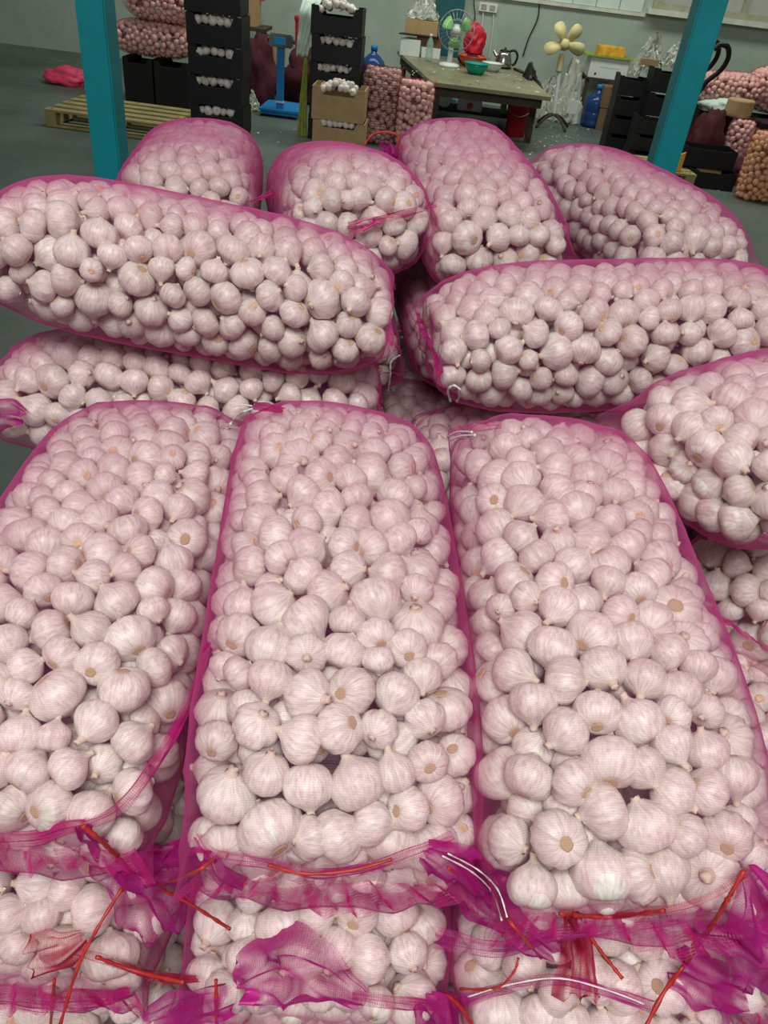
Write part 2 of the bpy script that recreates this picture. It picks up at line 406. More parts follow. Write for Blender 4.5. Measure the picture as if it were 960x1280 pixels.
for i, (b, r, s) in enumerate(HI):
    me = uv_mesh('garlic_bulb', *b); me.materials.append(MAT['bulb']); BODY.append(me)
    me = bpy.data.meshes.new('root_plate'); me.from_pydata([tuple(p) for p in r[0]], [], r[1]); me.materials.append(MAT['root']); me.polygons.foreach_set('use_smooth', np.ones(len(me.polygons), bool)); ROOTM.append(me)
    me = bpy.data.meshes.new('stem'); me.from_pydata([tuple(p) for p in s[0]], [], s[1]); me.materials.append(MAT['stem']); me.polygons.foreach_set('use_smooth', np.ones(len(me.polygons), bool)); STEMM.append(me)

def combined(var):
    (bv, bf, buv), (rv, rf), (sv, sf) = var
    V = np.vstack([bv, rv, sv]); UV = np.vstack([buv, np.zeros((len(rv), 2)), np.zeros((len(sv), 2))])
    nb, nr = len(bv), len(rv)
    tris = []; mi = []
    for fs, off, m_ in ((bf, 0, 0), (rf, nb, 1), (sf, nb + nr, 2)):
        for q in fs:
            q = [i + off for i in q]
            tris.append((q[0], q[1], q[2])); mi.append(m_)
            if len(q) == 4: tris.append((q[0], q[2], q[3])); mi.append(m_)
    return V, UV, np.array(tris), np.array(mi)
CHI = [combined(v) for v in HI]; CLO = [combined(v) for v in LO]
CBODY = []
for V, UV, T, mi in CLO:
    nb = len(LO[0][0][0]); ns = 13; nr_ = nb // ns
    caps = [(0, k + 1, k) for k in range(1, ns - 1)] + [((nr_ - 1) * ns, (nr_ - 1) * ns + k, (nr_ - 1) * ns + k + 1) for k in range(1, ns - 1)]
    CBODY.append((V[:nb], UV[:nb], np.vstack([T[mi == 0], caps]), np.concatenate([mi[mi == 0], [1] * (ns - 2), [2] * (ns - 2)])))
def merged_bulbs(name, items, mats, lod):
    """items: (centre, rotation 3x3, radius, variant) -> one mesh"""
    Vs = []; UVs = []; Ts = []; Ms = []; Rs = []; k = 0
    for j, (c, R, rad, var) in enumerate(items):
        V, UV, T, mi = {'hi': CHI, 'lo': CLO, 'body': CBODY}[lod if isinstance(lod, str) else lod[j]][var % 8]
        Vs.append(V @ (R.T * rad) + c); UVs.append(UV); Ts.append(T + k); Ms.append(mi); Rs.append(np.full(len(V), RNG.random(), np.float32)); k += len(V)
    V = np.vstack(Vs).astype(np.float32); UV = np.vstack(UVs).astype(np.float32); T = np.vstack(Ts).astype(np.int32); mi = np.concatenate(Ms).astype(np.int32)
    me = bpy.data.meshes.new(name); me.vertices.add(len(V)); me.vertices.foreach_set('co', V.ravel())
    me.loops.add(T.size); me.loops.foreach_set('vertex_index', T.ravel())
    me.polygons.add(len(T)); me.polygons.foreach_set('loop_start', np.arange(0, T.size, 3, dtype=np.int32)); me.polygons.foreach_set('loop_total', np.full(len(T), 3, np.int32))
    me.polygons.foreach_set('use_smooth', np.ones(len(T), bool)); me.polygons.foreach_set('material_index', mi)
    lay = me.uv_layers.new(name='UVMap'); lay.data.foreach_set('uv', UV[T.ravel()].ravel())
    at = me.attributes.new('rnd', 'FLOAT', 'POINT'); at.data.foreach_set('value', np.concatenate(Rs))
    for q in mats: me.materials.append(MAT[q])
    me.update(); me.validate()
    o = bpy.data.objects.new(name, me); C.objects.link(o)
    return o

# ------------------------------------------------------------------ sacks: a pillow of netting packed with bulbs
def rot3(yaw, pitch, roll):
    cy, sy, cp, sp, cr, sr = math.cos(yaw), math.sin(yaw), math.cos(pitch), math.sin(pitch), math.cos(roll), math.sin(roll)
    return np.array([[cy, -sy, 0], [sy, cy, 0], [0, 0, 1]]) @ np.array([[cp, 0, -sp], [0, 1, 0], [sp, 0, cp]]) @ np.array([[1, 0, 0], [0, cr, -sr], [0, sr, cr]])
def rand_rot(rg):
    q = rg.normal(size=4); q /= np.linalg.norm(q); w, x, y, z = q
    return np.array([[1 - 2 * (y * y + z * z), 2 * (x * y - z * w), 2 * (x * z + y * w)], [2 * (x * y + z * w), 1 - 2 * (x * x + z * z), 2 * (y * z - x * w)], [2 * (x * z - y * w), 2 * (y * z + x * w), 1 - 2 * (x * x + y * y)]])
def half_w(u, W): return W / 2 * np.maximum(0, 1 - np.abs(u) ** 12) ** .25
def half_h(u, Hh): return Hh / 2 * np.maximum(0, 1 - np.abs(u) ** 4.2) ** (1 / 2.3)
NEXP = 2.7
PACKS = {}
def pack(L, W, Hh, rmean, seed, iters=110, fill=.665):
    k = (L, W, Hh, rmean, seed)
    if k not in PACKS: PACKS[k] = pack_new(L, W, Hh, rmean, seed, iters, fill)
    return PACKS[k]
def pack_new(L, W, Hh, rmean, seed, iters=110, fill=.665):
    rg = np.random.default_rng(seed)
    vol = L * W * Hh * .83
    n = int(fill * vol / (4.19 * rmean ** 3))
    r = np.clip(rg.normal(rmean, rmean * .125, n), rmean * .74, rmean * 1.28)
    P = (rg.uniform(-1, 1, (n, 3)) * [L * .44, W * .42, Hh * .42]).astype(np.float32); r = r.astype(np.float32)
    rsum = (r[:, None] + r[None]) * .95
    for it in range(iters):
        q2 = (P ** 2).sum(1); dist = np.sqrt(np.maximum(q2[:, None] + q2[None] - 2 * (P @ P.T), 1e-12))
        ov = np.maximum(0, rsum - dist); np.fill_diagonal(ov, 0)
        wt = ov * .42 / dist
        P = P + (P * wt.sum(1)[:, None] - wt @ P)
        if it < iters * .8: P[:, 1:] *= 1.004
        u = P[:, 0] / (L / 2); lim = 1 - r * 1.02 / (L / 2); u = np.clip(u, -lim, lim); P[:, 0] = u * L / 2
        ww = np.maximum(half_w(u, W) - r, .006); hh = np.maximum(half_h(u, Hh) - r, .004)
        f = (np.abs(P[:, 1]) / ww) ** NEXP + (np.abs(P[:, 2]) / hh) ** NEXP
        s_ = np.where(f > 1, f ** (-1 / NEXP), 1.0); P[:, 1] *= s_; P[:, 2] *= s_
    ww = np.maximum(half_w(u, W) - r, .006); hh = np.maximum(half_h(u, Hh) - r, .004)
    f = (np.abs(P[:, 1]) / ww) ** NEXP + (np.abs(P[:, 2]) / hh) ** NEXP
    depth = (1 - np.minimum(1, f) ** (1 / NEXP)) * np.minimum(ww, hh)
    depth = np.minimum(depth, L / 2 * (1 - np.abs(u)) - r)
    return P, r, depth
def droop(P, L, df, db):
    u = P[..., 0] / (L / 2); Q = P.copy(); Q[..., 2] -= np.where(u < 0, df, db) * np.abs(u) ** 2.5; return Q

BUCKET = {'white_hi': [], 'white_lo': [], 'pink': [], 'tan': []}
ITEMS = []          # every bulb of the white sacks: (centre, R, radius, variant, sack key, u, v)
SACKS = {}
def make_sack(key, pos, ang, dims, label, group=None, net='net', hem='nethem', rmean=.0295, bucket='white', nu=72, nv=84, seed=None, shallow=.046, wrap=True, iters=110, hems=(1, 1), packseed=None, ruffle=False, name='mesh_sack', cat='sack'):
    L, W, Hh, df, db = dims
    seed = seed
    P, r, depth = pack(L, W, Hh, rmean, packseed or seed, iters)
    R = rot3(*[math.radians(a) for a in ang]); pos = np.array(pos)
    rg = np.random.default_rng(seed + 5)
    # netting drawn over the bulbs
    u = np.sin(np.linspace(-1, 1, nu) * math.pi / 2 * .97) / math.sin(math.pi / 2 * .97); v = np.linspace(0, 2 * math.pi, nv, endpoint=False)
    w = np.maximum(half_w(u, W), W / 2 * (.9 if ruffle else .97)); h = np.maximum(half_h(u, Hh), .004)
    c, s_ = np.cos(v), np.sin(v); e = 2 / NEXP
    Y = w[:, None] * (np.sign(c) * np.abs(c) ** e)[None]; Z = h[:, None] * (np.sign(s_) * np.abs(s_) ** e)[None]
    X = np.repeat((u * L / 2)[:, None], nv, 1)
    G = np.stack([X, Y, Z], -1)
    du = np.gradient(G, axis=0); dv = np.roll(G, -1, 1) - np.roll(G, 1, 1)
    N = np.cross(dv, du); N /= np.linalg.norm(N, axis=-1, keepdims=True) + 1e-12
    ctr = np.stack([X, 0 * X, 0 * X], -1)
    flip = np.sign((N * (G - ctr)).sum(-1)); flip[flip == 0] = 1; N *= flip[..., None]
    if wrap:
        gp = G.reshape(-1, 3); gn = N.reshape(-1, 3); sup = np.full(len(gp), -.03)
        near = depth < .06; Q = P[near]; rr = r[near] * 1.16
        for k0 in range(0, len(gp), 2000):
            pp, pn = gp[k0:k0 + 2000], gn[k0:k0 + 2000]
            dn = pn @ Q.T - (pp * pn).sum(1)[:, None]
            rt2 = (pp ** 2).sum(1)[:, None] + (Q ** 2).sum(1)[None] - 2 * pp @ Q.T - dn ** 2
            hgt = np.where(rt2 < rr[None] ** 2, dn + np.sqrt(np.maximum(0, rr[None] ** 2 - rt2)), -.03)
            sup[k0:k0 + 2000] = np.maximum(sup[k0:k0 + 2000], hgt.max(1))
        sup = np.clip(sup.reshape(nu, nv), -.03, .03); edge = np.clip((1 - np.abs(u)) / .025, 0, 1)[:, None]
        sup *= edge
        hg = sup.copy()
        for it in range(34):
            av = (np.roll(hg, 1, 1) + np.roll(hg, -1, 1)) / 4 + (np.vstack([hg[:1], hg[:-1]]) + np.vstack([hg[1:], hg[-1:]])) / 4
            hg = np.maximum(sup, av)
        G = G + N * ((hg + .0028) * edge)[..., None]
    else: G = G + N * .002
    # pucker near the ends
    pk = np.clip((np.abs(u) - .86) / .14, 0, 1)[:, None]
    G = G + N * (pk * .004 * np.sin(v * 11 + rg.uniform(0, 6))[None])[..., None]
    # the bag's four corners stand out as small ears
    ear = (np.clip((np.abs(u) - .80) / .20, 0, 1) ** 2)[:, None] * (np.abs(c) ** 5)[None]
    G = G + np.stack([np.sign(u)[:, None] * ear * .022, np.sign(c)[None] * ear * .012, 0 * ear], -1)
    Gd = droop(G, L, df, db)
    Gw = Gd.reshape(-1, 3) @ R.T + pos
    arc = np.linalg.norm(np.roll(G, -1, 1) - G, axis=-1)[nu // 2]; arc = np.concatenate([[0], np.cumsum(arc)])
    base = np.array([pos[0], pos[1], Gw[:, 2].min()])
    root = empty(name, tuple(base), label, cat, group)
    faces = []; uvs = []
    su = np.concatenate([[0], np.cumsum(np.linalg.norm(np.diff(Gd[:, nv // 4], axis=0), axis=-1))])
    for i in range(nu - 1):
        for k in range(nv):
            faces.append((i * nv + k, i * nv + (k + 1) % nv, (i + 1) * nv + (k + 1) % nv, (i + 1) * nv + k))
            uvs += [(su[i], arc[k]), (su[i], arc[k + 1]), (su[i + 1], arc[k + 1]), (su[i + 1], arc[k])]
    me = bpy.data.meshes.new('netting'); me.from_pydata((Gw - base).tolist(), [], faces); me.update()
    me.uv_layers.new(name='UVMap').data.foreach_set('uv', np.array(uvs, np.float32).ravel())
    mesh_obj('netting', me, net, root, True)
    # gathered hems at both ends
    for end, sgn in ((0, -1), (nu - 1, 1)):
        if not hems[0 if sgn < 0 else 1]: continue
        ww = W / 2 * .84; n = 56; rows = 5; fr = 1.0 if ruffle else .3; hv = []; huv = []; hf = []
        for j in range(rows):
            for k in range(n):
                q = -1 + 2 * k / (n - 1); x = sgn * (L / 2 + .026 * (1 if ruffle else .5) * j / (rows - 1) * (1 + .3 * math.sin(5 * q + seed))) - sgn * .004
                z = fr * ((.004 + .007 * j / (rows - 1)) * math.sin(q * 25 + seed + j * .5) + .004 * math.sin(q * 61 + j))
                hv.append((x, q * ww * (1 + .05 * j), z)); huv.append((x, q * ww))
        hv = droop(np.array(hv), L, df, db) @ R.T + pos - base
        for j in range(rows - 1):
            for k in range(n - 1): hf.append((j * n + k, j * n + k + 1, (j + 1) * n + k + 1, (j + 1) * n + k))
        mesh_obj('hem', uv_mesh('hem', hv, hf, huv), hem, root, True)
    # bulbs
    Pd = droop(P, L, df, db) @ R.T + pos
    for i in range(len(P)):
        if depth[i] > shallow: continue
        Rb = rand_rot(rg); outw = R @ np.array([P[i, 0] * .3, P[i, 1] / W, P[i, 2] / Hh]); outw = outw / (np.linalg.norm(outw) + 1e-9)
        for _ in range(4):          # mostly settled on their sides against the net
            if abs(Rb[:, 2] @ outw) > .6 and rg.random() < .62: Rb = rand_rot(rg)
        it = (Pd[i], Rb, r[i] * 1.03, int(rg.integers(8)))
        if bucket == 'white': ITEMS.append((*it, key, P[i, 0] / (L / 2), P[i, 1] / (W / 2)))
        else: BUCKET[bucket].append(it)
    SACKS[key] = root
    return root
# ------------------------------------------------------------------ cartons
CARTON_BULBS = []
rgc = np.random.default_rng(77)
def carton(x0, x1, y0, y1, z0, z1, mat, label, group, notch=.3, fill=True, heap=.03, rz=0.0, rad=.034):
    """open-topped tray: notched front and back, two sides, bottom; garlic heaped in the notch"""
    cx, cy = (x0 + x1) / 2, (y0 + y1) / 2
    r = empty('garlic_carton', (cx, cy, z0), label, 'carton', group, rz=rz)
    hw, hd, h, th = (x1 - x0) / 2, (y1 - y0) / 2, z1 - z0, .008
    nd = notch * h
    fp = [(-hw, 0), (hw, 0), (hw, h), (hw * .72, h), (hw * .58, h - nd), (-hw * .58, h - nd), (-hw * .72, h), (-hw, h)]
    MB().prism(fp, 'y', -hd, -hd + th).build('front_panel', mat, r)
    MB().prism(fp, 'y', hd - th, hd).build('back_panel', mat, r)
    for s_ in (-1, 1):
        MB().box(min(s_ * hw, s_ * (hw - th)), max(s_ * hw, s_ * (hw - th)), -hd + th, hd - th, 0, h).build('side_panel', mat, r)
    MB().box(-hw + th, hw - th, -hd + th, hd - th, 0, .008).build('bottom_panel', mat, r)
    MB().box(-hw * .72, hw * .72, -hd - .0006, -hd + .0002, h - nd - .0, h - nd + .0015).build('cut_edge', 'blackedge', r)
    if fill:
        n = max(5, int(2 * hw * .8 / (rad * 1.75)))
        for row in range(3):
            for k in range(n):
                x = -hw * .62 + (2 * hw * .62) * (k + .5 * (row % 2) + rgc.uniform(-.15, .15)) / (n - .5); y = -hd + .030 + row * .055
                z = h - nd + rad * .7 + heap * (1 - abs(x / hw)) * rgc.uniform(.4, 1) + (.012 if row == 1 else 0)
                ca, sa = math.cos(rz), math.sin(rz)
                CARTON_BULBS.append((np.array([cx + x * ca - y * sa, cy + x * sa + y * ca, z0 + z]), rand_rot(rgc), rad * rgc.uniform(.85, 1.1), int(rgc.integers(8))))
    return r
GA = 'black garlic cartons stacked beside the left post'
zs = [-.085 + .199 * k for k in range(6)]
names = ['bottom', 'second from bottom', 'third from bottom', 'third from top', 'second from top', 'topmost']
zz = 0.0
for k in range(6):
    z0 = .001 + k * .196 if k else .001
    dx = [0, .004, -.006, .003, .0, -.012][k]
    carton(-1.852 + dx, -1.447 + dx, 6.4 + .01 * (k % 2), 6.68 + .01 * (k % 2), z0, z0 + .192, 'black', f'black garlic carton, {names[k]} of the tall stack right of the left teal post', GA, .36, True, .012)
GB = 'black garlic cartons stacked behind the two brown cartons'
for k in range(5):
    z0 = .001 + k * .207
    carton(-1.125 + [0, .006, -.004, .004, -.008][k], -.69 + [0, .006, -.004, .004, -.008][k], 7.62, 7.92, z0, z0 + .203, 'black', f'black garlic carton, {["bottom", "second from bottom", "middle", "second from top", "topmost and heaped"][k]} of the stack behind the brown cartons', GB, .36, True, .1 if k == 4 else .012)
carton(-1.03, -.58, 7.25, 7.55, .001, .235, 'kraft', 'lower of the two brown cardboard garlic cartons in the middle of the back', 'brown cartons of garlic', .22, True, .01)
carton(-1.045, -.597, 7.25, 7.55, .239, .49, 'kraft', 'upper brown cardboard carton heaped with white garlic', 'brown cartons of garlic', .24, True, .085)
# cartons under the pink garlic at the left
for k, (x0, x1) in enumerate(((-3.0, -2.72), (-2.70, -2.38))):
    carton(x0, x1, 8.2, 8.6, .001, .39, 'black', ['black carton under the pink garlic sacks, nearer the left post', 'black carton under the pink garlic sacks, nearer the carton stack'][k], 'black cartons under pink garlic', .12, False)
# right: stacks of black cartons left of the right post
GR = 'black cartons stacked around the right post'
for s_, (x0, x1, y0, n, h) in enumerate(((1.78, 2.06, 8.75, 4, .17), (2.02, 2.42, 8.5, 4, .20), (1.92, 2.25, 8.2, 3, .14))):
    for k in range(n):
        dx = rgc.uniform(-.012, .012)
        carton(x0 + dx, x1 + dx, y0, y0 + .28, .001 + k * (h + .004), .001 + k * (h + .004) + h, 'black',
               f'empty black carton, {["bottom", "second up", "third up", "fourth up"][k]} of the {["leftmost", "rightmost tall", "low front"][s_]} stack by the right post', GR, .2, False)
# two open cartons right of the post
carton(2.37, 2.79, 7.62, 7.95, .001, .15, 'black', 'open black carton on the floor right of the right post, card lining showing', GR, .1, False)
carton(2.30, 2.76, 7.70, 8.0, .154, .31, 'black', 'black carton stacked on the open carton right of the right post', GR, .04, False)
tag(MB().box(2.45, 2.68, 7.74, 7.755, .02, .149).build('card_insert', 'kraft', origin=(2.56, 7.75, .02)), 'tan card insert standing in the open black floor carton', 'cardboard')
# cartons that carry the pink heap at the right
for k in range(2):
    carton(2.62 + k * .5, 3.09 + k * .5, 8.75, 9.15, .001, .50, 'black', ['tall black carton under the right pink garlic heap, nearer the post', 'tall black carton under the right pink garlic heap, nearer the edge'][k], 'black cartons under pink garlic', .06, False)
o = merged_bulbs('carton_garlic', CARTON_BULBS, ['bulb', 'root', 'stem'], 'lo')
tag(o, 'white garlic bulbs heaped in the black and brown cartons at the back', 'garlic', kind='stuff')

# ------------------------------------------------------------------ sacks of pink and tan garlic at the back
KW = dict(nu=36, nv=40, iters=40, hems=(0, 0), rmean=.028, shallow=.008)
GPK = 'net sacks of pink garlic at the back'
make_sack('bp1', (-2.74, 8.4, .545), (1, 0, 0), (.74, .36, .30, 0, 0), 'red net sack of pink garlic lying on the black cartons by the left post', GPK, 'rednet', seed=201, bucket='pink', **KW)
make_sack('bp2', (-2.64, 8.42, .83), (-2, 0, 0), (.62, .36, .29, 0, 0), 'red net sack of pink garlic stacked topmost by the left post', GPK, 'rednet', seed=202, bucket='pink', **KW)
make_sack('bp3', (-.50, 7.85, .305), (90, 88, 4), (.62, .36, .30, 0, 0), 'dark maroon net sack of garlic standing beside the brown cartons', GPK, 'darknet', seed=203, bucket='pink', **KW)
make_sack('bp4', (-.18, 7.75, .28), (90, 88, -3), (.56, .32, .28, 0, 0), 'standing net sack of pale pink garlic in front of the table', GPK, 'rednet', seed=204, bucket='pink', **KW)
make_sack('bp5', (2.86, 8.95, .66), (3, 3, 0), (.72, .40, .32, 0, 0), 'red net sack of pink garlic lying on cartons right of the right post', GPK, 'rednet', seed=205, bucket='pink', **KW)
make_sack('bp6', (3.42, 8.98, .70), (-4, -4, 0), (.66, .42, .40, 0, 0), 'red net sack of pink garlic at the right edge below the window', GPK, 'rednet', seed=206, bucket='pink', **KW)
make_sack('bp7', (2.93, 8.30, .255), (90, 86, 0), (.50, .24, .24, 0, 0), 'narrow standing red net sack of pink garlic behind the open black cartons', GPK, 'rednet', seed=207, bucket='pink', **KW)
make_sack('bp8', (2.93, 7.45, .27), (90, 84, 0), (.55, .36, .32, 0, 0), 'standing orange net sack of tan garlic at the right edge on the floor', GPK, 'palenet', seed=208, bucket='tan', **KW)
o = merged_bulbs('pink_garlic', BUCKET['pink'], ['pinkbulb', 'pinkbulb', 'pinkbulb'], 'body'); tag(o, 'small pink garlic bulbs filling the red net sacks at the back', 'garlic', kind='stuff')
o = merged_bulbs('tan_garlic', BUCKET['tan'], ['tanbulb', 'tanbulb', 'tanbulb'], 'body'); tag(o, 'tan orange garlic bulbs filling the orange net sack at the right edge', 'garlic', kind='stuff')

# ------------------------------------------------------------------ pallets
def pallet(loc, rz, label, sx=1.0, sy=.8):
    r = empty('wooden_pallet', loc, label, 'pallet', rz=rz)
    for k in range(5): MB().box(-sx / 2, sx / 2, -sy / 2 + k * (sy - .1) / 4, -sy / 2 + k * (sy - .1) / 4 + .1, .112, .13).build('deck_board', 'wood', r, bevel=.002)
    for k in range(3):
        x = -sx / 2 + .05 + k * (sx - .1) / 2
        MB().box(x - .045, x + .045, -sy / 2, sy / 2, .018, .112).build('stringer', 'wood', r, bevel=.002)
    for y in (-sy / 2, -.05, sy / 2 - .1): MB().box(-sx / 2, sx / 2, y, y + .1, 0, .018).build('base_board', 'wood', r, bevel=.002)
    for k in range(3):
        for i in range(3): MB().lathe([(.008, .13), (.008, .132)], 8, -sx / 2 + .05 + k * (sx - .1) / 2, -sy / 2 + .05 + i * (sy - .1) / 2, 0).build('nail_head', 'darkwood', r)
    return r
pallet((-2.66, 7.2, 0), -.04, 'old wooden pallet on the floor behind the left post', 1.06, .75)
pallet((1.95, 7.75, 0), .05, 'yellowed wooden pallet low in front of the black cartons by the right post', .85, .6)
def crumple(name, loc, size, mat, label, cat, seed, n=3, amp=.35, freq=3.0):
    """a crumpled heap of thin film or cloth"""
    bm = bmesh.new(); bmesh.ops.create_icosphere(bm, subdivisions=4, radius=1)
    from mathutils import noise
    for v in bm.verts:
        p = v.co * freq + Vector((seed * 3.7, seed, 0))
        d = 1 + amp * .8 * noise.noise(p * .6) + amp * .8 * (.35 - abs(noise.noise(p * 1.7))) + amp * .35 * (.3 - abs(noise.noise(p * 4.1)))
        v.co = v.co * d
        if v.co.z < -.55: v.co.z = -.55
        v.co = Vector((v.co.x * size[0], v.co.y * size[1], (v.co.z + .55) * size[2]))
    me = bpy.data.meshes.new(name); bm.to_mesh(me); bm.free()
    o = mesh_obj(name, me, mat, None, True); o.location = loc
    return tag(o, label, cat)
def film_heap(name, loc, size, label, cat, seed, n=9):
    """thin plastic sheets, folded and heaped: each sheet a wrinkled curved patch"""
    from mathutils import noise
    r = empty(name, loc, label, cat); rg = random.Random(seed)
    for k in range(n):
        a0 = 2 * math.pi * k / n + rg.uniform(-.3, .3); hgt = rg.uniform(.55, 1.0); g = 14; V = []
        for i in range(g):
            for j in range(g):
                u, v = i / (g - 1), j / (g - 1)
                a = a0 + (v - .5) * (1.9 - .7 * u); rad = (1 - .72 * u ** 1.4) * (1 + .12 * math.sin(9 * v + k))
                p = Vector((rad * math.cos(a), rad * math.sin(a), hgt * u))
                q = noise.noise_vector(p * 3.1 + Vector((seed, k * 3.3, 0))) * .26 + noise.noise_vector(p * 8 + Vector((k, seed, 2))) * .10
                p = p + q
                V.append((p.x * size[0] * .8, p.y * size[1] * .8, max(0.002, p.z * size[2] * 1.5)))
        F_ = [(i * g + j, i * g + j + 1, (i + 1) * g + j + 1, (i + 1) * g + j) for i in range(g - 1) for j in range(g - 1)]
        MB().add(V, F_).build('film_sheet', 'film', r, False)
    return r
crumple('crumpled_bag', (-3.78, 8.75, 0), (.23, .16, .10), 'pinkcloth', 'crumpled pink plastic bag on the floor left of the left post', 'bag', 3)
MB0 = MB().prism([(0, 0), (.30, 0), (.30, .16)], 'y', 0, .02)
o = MB0.build('corner_card', 'yellow', origin=None); o.location = (1.95, 7.52, .134); tag(o, 'orange yellow triangular card lying on the pallet by the right post', 'cardboard')

# ------------------------------------------------------------------ behind the carton stacks on the left
shelf = empty('wall_shelf', (-2.08, 9.4, 0), 'dark wooden rack behind the tall carton stack', 'rack')
for x in (-2.5, -1.95): MB().box(x, x + .05, 9.3, 9.6, 0, .62).build('leg', 'darkwood', shelf, origin=shelf.location)
MB().box(-2.55, -1.85, 9.25, 9.65, .62, .65).build('shelf_board', 'darkwood', shelf, origin=shelf.location)
b = empty('bucket', (-2.12, 9.4, .94), 'cyan plastic bucket standing on a brown box behind the carton stack', 'bucket')
MB().lathe([(.09, 0), (.12, .2), (.128, .2), (.128, .215), (.11, .215), (.085, .012)], 20).build('body', 'cyan', b, True)
MB().tube([(-.125, 0, .2), (-.1, -.06, .13), (0, -.13, .1), (.1, -.06, .13), (.125, 0, .2)], .004).build('handle', 'wire', b)
o = MB().box(-2.33, -1.95, 9.3, 9.55, .652, .935).build('brown_box', 'kraft', origin=(-2.1, 9.4, .65), bevel=.004); tag(o, 'brown cardboard box under the cyan bucket behind the carton stack', 'box')
g = empty('rubber_glove', (-1.93, 9.55, 1.0), 'pink rubber glove hanging by the cyan bucket behind the carton stack', 'glove')
MB().tube([(0, 0, .28), (.01, -.01, .12), (-.06, -.02, -.02)], lambda t: .035 - .006 * t).build('cuff', 'pinkcloth', g, True)
for k in range(4): MB().tube([(-.05 + .012 * k, -.02, 0), (-.075 + .014 * k, -.025, -.07), (-.08 + .018 * k, -.02, -.10)], .0085).build('finger', 'pinkcloth', g, True)
MB().tube([(.0, -.01, .1), (.06, -.02, .05), (.1, -.02, .0)], .013).build('thumb', 'pinkcloth', g, True)
g.location = (-1.88, 9.5, .98)
tag(MB().tube([(-1.93, 9.5, 1.2), (-1.93, 9.5, 1.3)], .008).build('glove_hook', 'wire', origin=(-1.93, 9.5, 1.2)), 'small wire hook above the pink rubber glove', 'hook')
crumple('cloth_bundle', (-1.84, 8.95, 0), (.17, .17, .40), 'maroon', 'maroon cloth bundle slumped between the carton stack and the scale', 'cloth', 5)
o = MB().lathe([(.13, 0), (.15, .26), (.15, .28)], 22).build('brown_drum', 'kraft', smooth=False); o.location = (-1.86, 9.75, .25); tag(o, 'short brown cardboard drum behind the scale', 'drum')
o = MB().box(-.17, .17, -.15, .15, 0, .249).build('low_box', 'black', bevel=.004); o.location = (-1.86, 9.75, 0); tag(o, 'low black box carrying the brown drum behind the scale', 'box')
film_heap('film_heap', (-1.88, 8.6, 0), (.14, .13, .12), 'small heap of crumpled clear film on the floor left of the scale', 'film', 8)
crumple('peel_heap', (-1.35, 9.45, 0), (.32, .22, .32), 'maroon', 'dark heap of netting and peelings behind the blue scale', 'netting', 9)
# platform scale
s = empty('platform_scale', (-1.53, 8.6, 0), 'blue platform scale with a grey display head on a column', 'scale')
o = s.location
MB().box(-1.73, -1.33, 8.35, 8.85, .05, .075).build('platform', 'blue', s, origin=o, bevel=.006)
MB().box(-1.71, -1.35, 8.38, 8.82, .02, .05).build('frame', 'blue', s, origin=o)
for x in (-1.7, -1.38):
    for y in (8.40, 8.78): MB().lathe([(.02, 0), (.02, .02)], 10, x, y, 0).build('foot', 'blackpl', s, origin=o)
MB().box(-1.565, -1.495, 8.40, 8.45, .07, .62).build('column', 'blue', s, origin=o, bevel=.006)
MB().box(-1.568, -1.492, 8.397, 8.453, .13, .145).build('collar', 'white', s, origin=o)
MB().box(-1.635, -1.41, 8.36, 8.46, .605, .715).build('display_head', 'steel', s, origin=o, bevel=.012)
MB().box(-1.585, -1.475, 8.352, 8.362, .63, .69).build('display', 'lcd', s, origin=o, bevel=.003)
for x in (-1.645, -1.4): MB().lathe([(.022, -.006), (.022, .006)], 12, x, 8.41, .66, Matrix.Rotation(math.pi / 2, 3, 'Y')).build('knob', 'blackpl', s, origin=o)
# red tube against the wall
r = empty('red_tube', (-1.61, 10.15, 0), 'tall red folded tarpaulin tube leaning at the back wall behind the scale', 'tarpaulin')
MB().tube([(-1.6, 10.1, 0), (-1.62, 10.15, .35), (-1.64, 10.2, .7)], .055, 12).build('roll', 'red', r, origin=r.location)
MB().lathe([(.062, 0), (.066, .03), (.06, .05)], 12, -1.64, 10.2, .68).build('rim', 'red', r, origin=r.location)
# broom with pale net
r = empty('broom', (-1.2, 7.75, 0), 'upside-down straw broom draped with pale net beside the black cartons', 'broom')
o = r.location
m = MB(); rg2 = random.Random(4)
MB().tube([(-1.19, 7.72, 0), (-1.18, 7.76, .55), (-1.15, 7.8, 1.0)], .013, 8).build('handle', 'wood', r, origin=o)
for k in range(26):
    a = rg2.uniform(-1, 1); b_ = rg2.uniform(-1, 1)
    m.tube([(-1.18 + a * .012, 7.735 + b_ * .012, .62), (-1.19 + a * .03, 7.72 + b_ * .02, .3), (-1.19 + a * .045, 7.70 + b_ * .03, .0)], .0055, 5, 3)
st = m.build('straw', 'filmgreen', r, origin=o); st['kind'] = 'stuff'
hv = []; hf = []; huv = []
for i in range(16):
    for k in range(14):
        q = k / 13; z = 1.06 - i * .028; x = -1.235 + q * (.16 - .004 * i) - .02 * (i / 15) ; y = 7.66 + .02 * math.sin(q * 12 + i * .3) + .01 * math.sin(i)
        if i < 3: y += .05 * (3 - i)
        hv.append((x - o[0], y - o[1], z)); huv.append((x, z))
for i in range(15):
    for k in range(13): hf.append((i * 14 + k, i * 14 + k + 1, (i + 1) * 14 + k + 1, (i + 1) * 14 + k))
drape = mesh_obj('net_drape', uv_mesh('net_drape', hv, hf, huv), 'filmwhite', r, True)
sm = drape.modifiers.new('thick', 'SOLIDIFY'); sm.thickness = .003

